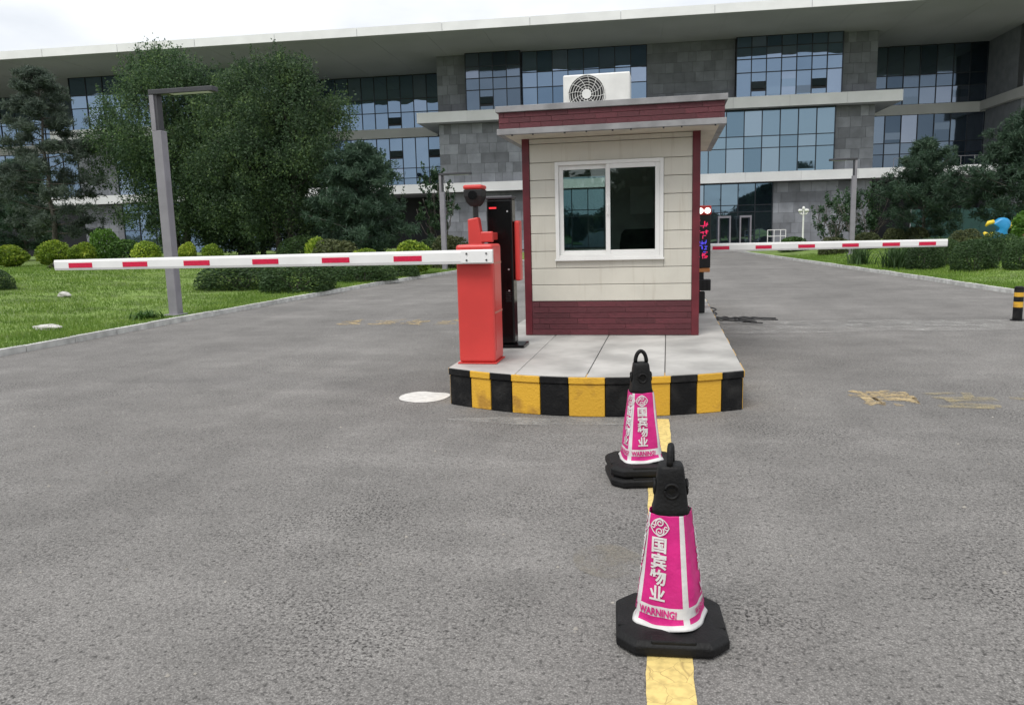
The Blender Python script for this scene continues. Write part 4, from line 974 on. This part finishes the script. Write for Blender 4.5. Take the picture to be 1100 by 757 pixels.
tree('broadleaf_tree', 'low green tree between the left pine and the tallest tree', -30.5, 44, zl(-30, 44), A3, 3.3, .55)
P1 = conifer(5, 9.9, 7.0, 1.5, 52, M['needle'], .8, .7, .28, 22, -.12, 30)
P2 = conifer(8, 5.6, 6.4, .5, 56, M['needle_green'], .65, .4, .26, 22, 0, 34)
P3 = conifer(9, 4.9, 6.4, .3, 50, M['needle_green'], .0, .4, .22, 22, .22, 32)
tree('pine_tree', 'tall open grey green pine at the far left', -32.0, 36, zl(-32, 36)-.02, P1)
tree('pine_tree', 'pine cut by the left edge behind the tall open pine', -38.5, 41, zl(-38, 41), P2, 1.2, 1.05)
tree('pine_tree', 'dense dark pine left of the middle lamp post', -14.7, 36, zl(-14.7, 36), P2, .4)
tree('pine_tree', 'spreading dark pine with spiky top behind the right lawn', 12.4, 42, zr(12.4, 42), P3)
tree('pine_tree', 'dark pine cut by the right edge beyond the sculpture', 16.4, 41, zr(16, 41), P3, 1.7, 1.22)
SL = broadleaf(41, 4.6, 1.7, .9, 26, 70, .2, M['leaf_deep'], 2, .8)
tree('slender_tree', 'slender young tree beside the middle lamp post', -12.0, 40, zl(-12, 40), SL)
SM = broadleaf(43, 2.7, 2.4, .5, 20, 60, .17, M['leaf_deep'], 3, .8)
tree('small_tree', 'small loose tree just right of the right lamp post', 10.1, 44, zr(10, 44), SM)
tree('small_tree', 'small loose tree left of the right lamp post before the stone wall', 8.9, 46, zr(8.9, 46), SM, 2., .95)

def dome(seed, n_, m, size, lumps=8, rough=.16, low=-.15, ball=False):
    """unit-wide bush: leaves in a lumpy dome, radius .5, height 1"""
    g_ = np.random.default_rng(seed); d = g_.normal(size=(n_, 3)); d[:, 2] = np.abs(d[:, 2])*1.0+low*g_.random(n_); d /= np.linalg.norm(d, axis=1)[:, None]
    ls = g_.normal(size=(lumps, 3)); ls /= np.linalg.norm(ls, axis=1)[:, None]
    k = 1+rough*(np.max(d@ls.T, axis=1)-.75)*1.6; rad = k*(1-.42*g_.random(n_)**2.2)
    if ball:                       # loose round bush that narrows towards the ground
        d[:, 2] = np.where(g_.random(n_) < .42, -d[:, 2]*.85, d[:, 2]); p = d*rad[:, None]*np.array([.5, .5, .5])+np.array([0, 0, .47])
    else:                          # clipped mound: steep sides, flattish top
        bx_ = (np.abs(d)**2.7).sum(1)**(-1/2.7); p = d*(rad*bx_)[:, None]*np.array([.5, .5, .92])+np.array([0, 0, .03])
    p[:, 2] = np.maximum(p[:, 2], .02)
    return leaves('foliage', p, d, size, m, g_, .55, .2)
def stem_me():
    r = random.Random(2); b = MB()
    for k in range(5): a = k*1.256; limb(b, (.05*math.cos(a), .05*math.sin(a), -.05), (.28*math.cos(a), .28*math.sin(a), .7), .02, .006, r, .2, 4)
    return b.mesh('stem', M['bark'])
STEM = stem_me()
DM = {'yg': dome(1, 3200, M['leaf_yg'], .1, 12, .5, ball=True), 'yg2': dome(7, 3000, M['leaf_yg'], .105, 16, .8, ball=True), 'mid': dome(2, 2600, M['leaf_mid'], .1), 'hedge': dome(3, 7000, M['leaf_hedge'], .055, 14, .3), 'hedge2': dome(13, 7000, M['leaf_hedge'], .055, 20, .45),
      'olive': dome(4, 3600, M['leaf_olive'], .075, 10, .25), 'bright': dome(5, 3400, M['leaf_bright'], .09, 14, .7, ball=True), 'rust': dome(6, 1800, M['leaf_rust'], .1)}
def shrub(label, x, y, w_, h_, kind, zf, rz=None, group='clipped shrubs on the lawns', wy=None):
    z = zf(x, y); r = tag(empty('shrub', (x, y, z), rz if rz is not None else rnd.uniform(0, 6)), label, 'shrub', group)
    inst('foliage', DM[kind], r, (0, 0, 0), (0, 0, 0), (w_, wy or w_, h_)); inst('stem', STEM, r, (0, 0, 0), (0, 0, 0), (w_, wy or w_, h_))
for a in (('yellow green rounded shrub at the far left edge', -28.9, 30, 1.45, 1.0, 'yg'), ('yellow green shrub partly behind the tall pine trunk', -27.9, 31.3, 1.25, 1.05, 'yg2'),
          ('yellow green shrub just right of the tall pine trunk', -26.2, 31, 1.0, 1.0, 'yg'), ('tall pale sprouting shrub above the left end of the barrier arm', -26.6, 33, 1.15, 1.55, 'bright'),
          ('dark green shrub behind the first red stripe of the arm', -25.5, 33, 1.6, 1.05, 'mid'), ('yellow green shrub left of the lamp post', -22.9, 31, 1.0, .9, 'yg2'),
          ('small yellow green shrub right of the lamp post', -22.2, 33, .7, .95, 'yg'), ('low pale green shrub beneath the tallest tree', -20.9, 33, .8, .8, 'yg2'),
          ('dark olive dome shrub beneath the dark pine', -12.5, 28, 1.75, 1.4, 'olive'), ('yellow green ball shrub above the middle of the barrier arm', -10.55, 26, 1.15, 1.08, 'yg'),
          ('yellow green dome shrub beside the red cabinet', -9.85, 29, 1.45, 1.32, 'yg'), ('small yellow green shrub left of the olive dome', -14.2, 30, .85, 1.25, 'yg2'),
          ('large dark clipped hedge mound at the left kerb under the arm', -10.55, 20.8, 2.1, .82, 'hedge'), ('long dark hedge mound left of the large one', -12.9, 21.8, 2.3, .74, 'hedge2'),
          ('low dark hedge beyond the large mound near the kerb', -10.3, 25.2, 1.9, .6, 'hedge2'), ('low dark hedge beneath the yellow green dome', -9.9, 27.6, 1.4, .55, 'hedge'),
          ('brownish olive shrub behind the red camera bracket', -9.6, 34, 1.7, 1.5, 'olive'),
          ('dark shrub in the shade below the slender tree', -11.5, 38, 2.4, 1.2, 'hedge'), ('shaded dark shrub under the forked tree', -17.5, 36, 2.8, 1.2, 'hedge2'), ('shaded dark shrub between pine and olive dome', -14.6, 32, 1.8, .95, 'hedge'),
          ('low grey green shrub lying in the grass under the arm tip', -23.4, 27.5, 2.0, .35, 'olive'), ('dark leafy tuft at the left edge of the lawn', -18.2, 18, 1.0, .5, 'hedge2')):
    shrub(*a, zl)
for a in (('small olive dome left of two under the right pine', 11.1, 42, .95, .85, 'olive'), ('small olive dome right of two under the right pine', 12.15, 42, 1.15, .85, 'olive'), ('olive dome shrub left of the sculpture', 12.3, 36, 1.1, .8, 'olive'),
          ('dark hedge ball under the tip of the far barrier arm', 8.1, 27, 1.05, .82, 'hedge'), ('dark hedge ball just right of the far barrier arm tip', 9.0, 28.3, 1.0, .85, 'hedge2'),
          ('big dark hedge ball before the sculpture', 8.8, 25, 1.1, .85, 'hedge'), ('dark hedge ball right of the big one', 10.2, 27, 1.05, .85, 'hedge2'), ('dark hedge ball cut by the right edge', 9.75, 24, 1.0, .82, 'hedge'),
          ('dark hedge ball behind the row below the sculpture', 10.9, 29.5, 1.4, .55, 'hedge2'), ('dark hedge ball behind the row at the right edge', 12.2, 28.5, 1.5, .65, 'hedge'), ('dark hedge ball behind the far arm between two tufts', 9.3, 31, 1.4, .75, 'hedge2'),
          ('bright green bushy shrub right of the sculpture', 14.25, 34, 1.6, 1.5, 'bright'), ('rust red low shrub at the right edge', 13.2, 31.5, 1.1, .75, 'rust'),
          ('low dark shrub left of the right lamp post', 7.9, 40, 1.3, .85, 'olive'), ('low green shrub before the stone wall', 6.9, 46, 1.5, .8, 'mid'), ('round shrub right of the right lamp post base', 9.5, 40.5, 1.2, .85, 'olive')):
    shrub(*a, zr)
def tuft(label, x, y, w_, h_, zf, seed, m):
    g_ = np.random.default_rng(seed); V = []; F = []
    for k in range(150):
        a = g_.uniform(0, 6.28); b0 = g_.normal(size=2)*w_*.14; ln_ = h_*g_.uniform(.7, 1.25); sp = g_.uniform(.15, 1.)*w_*.5; wd = .028; px_, py_ = -math.sin(a)*wd, math.cos(a)*wd; k0 = len(V)
        for t in (0, .4, .75, 1):
            x_ = b0[0]+math.cos(a)*sp*t**1.5; y_ = b0[1]+math.sin(a)*sp*t**1.5; z_ = ln_*(t-.38*t**3*(sp/w_*2)); q = 1-t*.9
            V += [(x_+px_*q, y_+py_*q, z_), (x_-px_*q, y_-py_*q, z_)]
        for i in range(3): F.append((k0+2*i, k0+2*i+1, k0+2*i+3, k0+2*i+2))
    o = inst('leafy_tuft', fast_mesh('leafy_tuft', np.array(V), np.array(F), m), None, (x, y, zf(x, y)-.02)); tag(o, label, 'plant', 'long leaved tufts on the lawn')
tuft('long leaved green tuft under the far arm left of the hedge balls', 7.5, 28, 1.35, .82, zr, 1, M['leaf_hedge']); tuft('long leaved tuft at the foot of the right lamp post', 6.95, 30.5, 1.2, .75, zr, 2, M['leaf_hedge'])
tuft('long leaved tuft behind the far arm right of the lamp post', 8.2, 30.5, 1.3, .8, zr, 3, M['leaf_mid']); tuft('weedy tuft at the foot of the left lamp post', -10.2, 13.6, .8, .2, zl, 4, M['leaf_mid'])
# two pale stones in the grass
def rock(label, x, y, sx, sy, sz, seed):
    r = random.Random(seed); bm = bmesh.new(); bmesh.ops.create_icosphere(bm, subdivisions=3, radius=1)
    ph = [Vector((r.gauss(0, 1), r.gauss(0, 1), r.gauss(0, 1))) for _ in range(6)]
    for v in bm.verts: k = 1+sum(.09*math.sin(3*v.co.dot(p)+i) for i, p in enumerate(ph)); v.co = Vector((v.co.x*sx*k, v.co.y*sy*k, v.co.z*sz*k))
    me = bpy.data.meshes.new('stone'); bm.to_mesh(me); bm.free(); me.materials.append(M['rock']); me.polygons.foreach_set('use_smooth', [True]*len(me.polygons))
    tag(inst('stone', me, None, (x, y, zl(x, y)+sz*.5)), label, 'stone', 'pale stones in the grass')
rock('flat pale stone lying in the grass near the left kerb', -10.9, 11.9, .3, .16, .06, 1); rock('small pale stone in the middle of the left lawn', -15.3, 17.3, .17, .12, .08, 2)

# the wood across the street behind the viewpoint, seen mirrored in the glass
g_ = np.random.default_rng(77); cs = np.c_[g_.uniform(-75, 75, 1500), g_.uniform(-48, -36, 1500), np.zeros(1500)]; cs[:, 2] = g_.random(1500)**.8*(6.8+2.2*np.sin(cs[:, 0]*.21)+1.2*np.sin(cs[:, 0]*.63+1))
pp_ = np.repeat(cs, 50, axis=0)+g_.normal(size=(75000, 3))*np.array([1., 1., .8]); pp_[:, 2] = np.abs(pp_[:, 2])
wd = fin(bpy.data.objects.new('wood', leaves('wood', pp_, np.tile(np.array([[0, .5, .3]]), (75000, 1)), .95, M['leaf_deep'], g_))); wd['kind'] = 'stuff'; tag(wd, 'dark belt of trees across the street, mirrored in the glass', 'wood')

# grit and a few dry leaves on the asphalt
g_ = np.random.default_rng(5); n_ = 200; gx = g_.uniform(-7, 6.5, n_); gy_ = 2.2+g_.random(n_)**1.6*14; ok = ~((gx > -2.2) & (gx < .85) & (gy_ > 6.4)); gx = gx[ok]; gy_ = gy_[ok]; n_ = len(gx)
s_ = g_.uniform(.004, .011, n_); V = np.array([[-1, -1, 0], [1, -1, 0], [1, 1, 0], [-1, 1, 0], [0, 0, 1.1]]); V = (V[None]*s_[:, None, None]*g_.uniform(.6, 1.2, (n_, 5, 3))); V[:, :, 0] += gx[:, None]; V[:, :, 1] += gy_[:, None]; V[:, :, 2] += .001
F = np.array([[0, 1, 4], [1, 2, 4], [2, 3, 4], [3, 0, 4]])[None]+(np.arange(n_)*5)[:, None, None]
gr = fin(bpy.data.objects.new('grit', fast_mesh('grit', V.reshape(-1, 3), F.reshape(-1, 3), mat('grit_stone', (.3, .28, .25), .9, .4, 3, coords='World')))); gr['kind'] = 'stuff'; tag(gr, 'small grit scattered over the asphalt', 'grit')
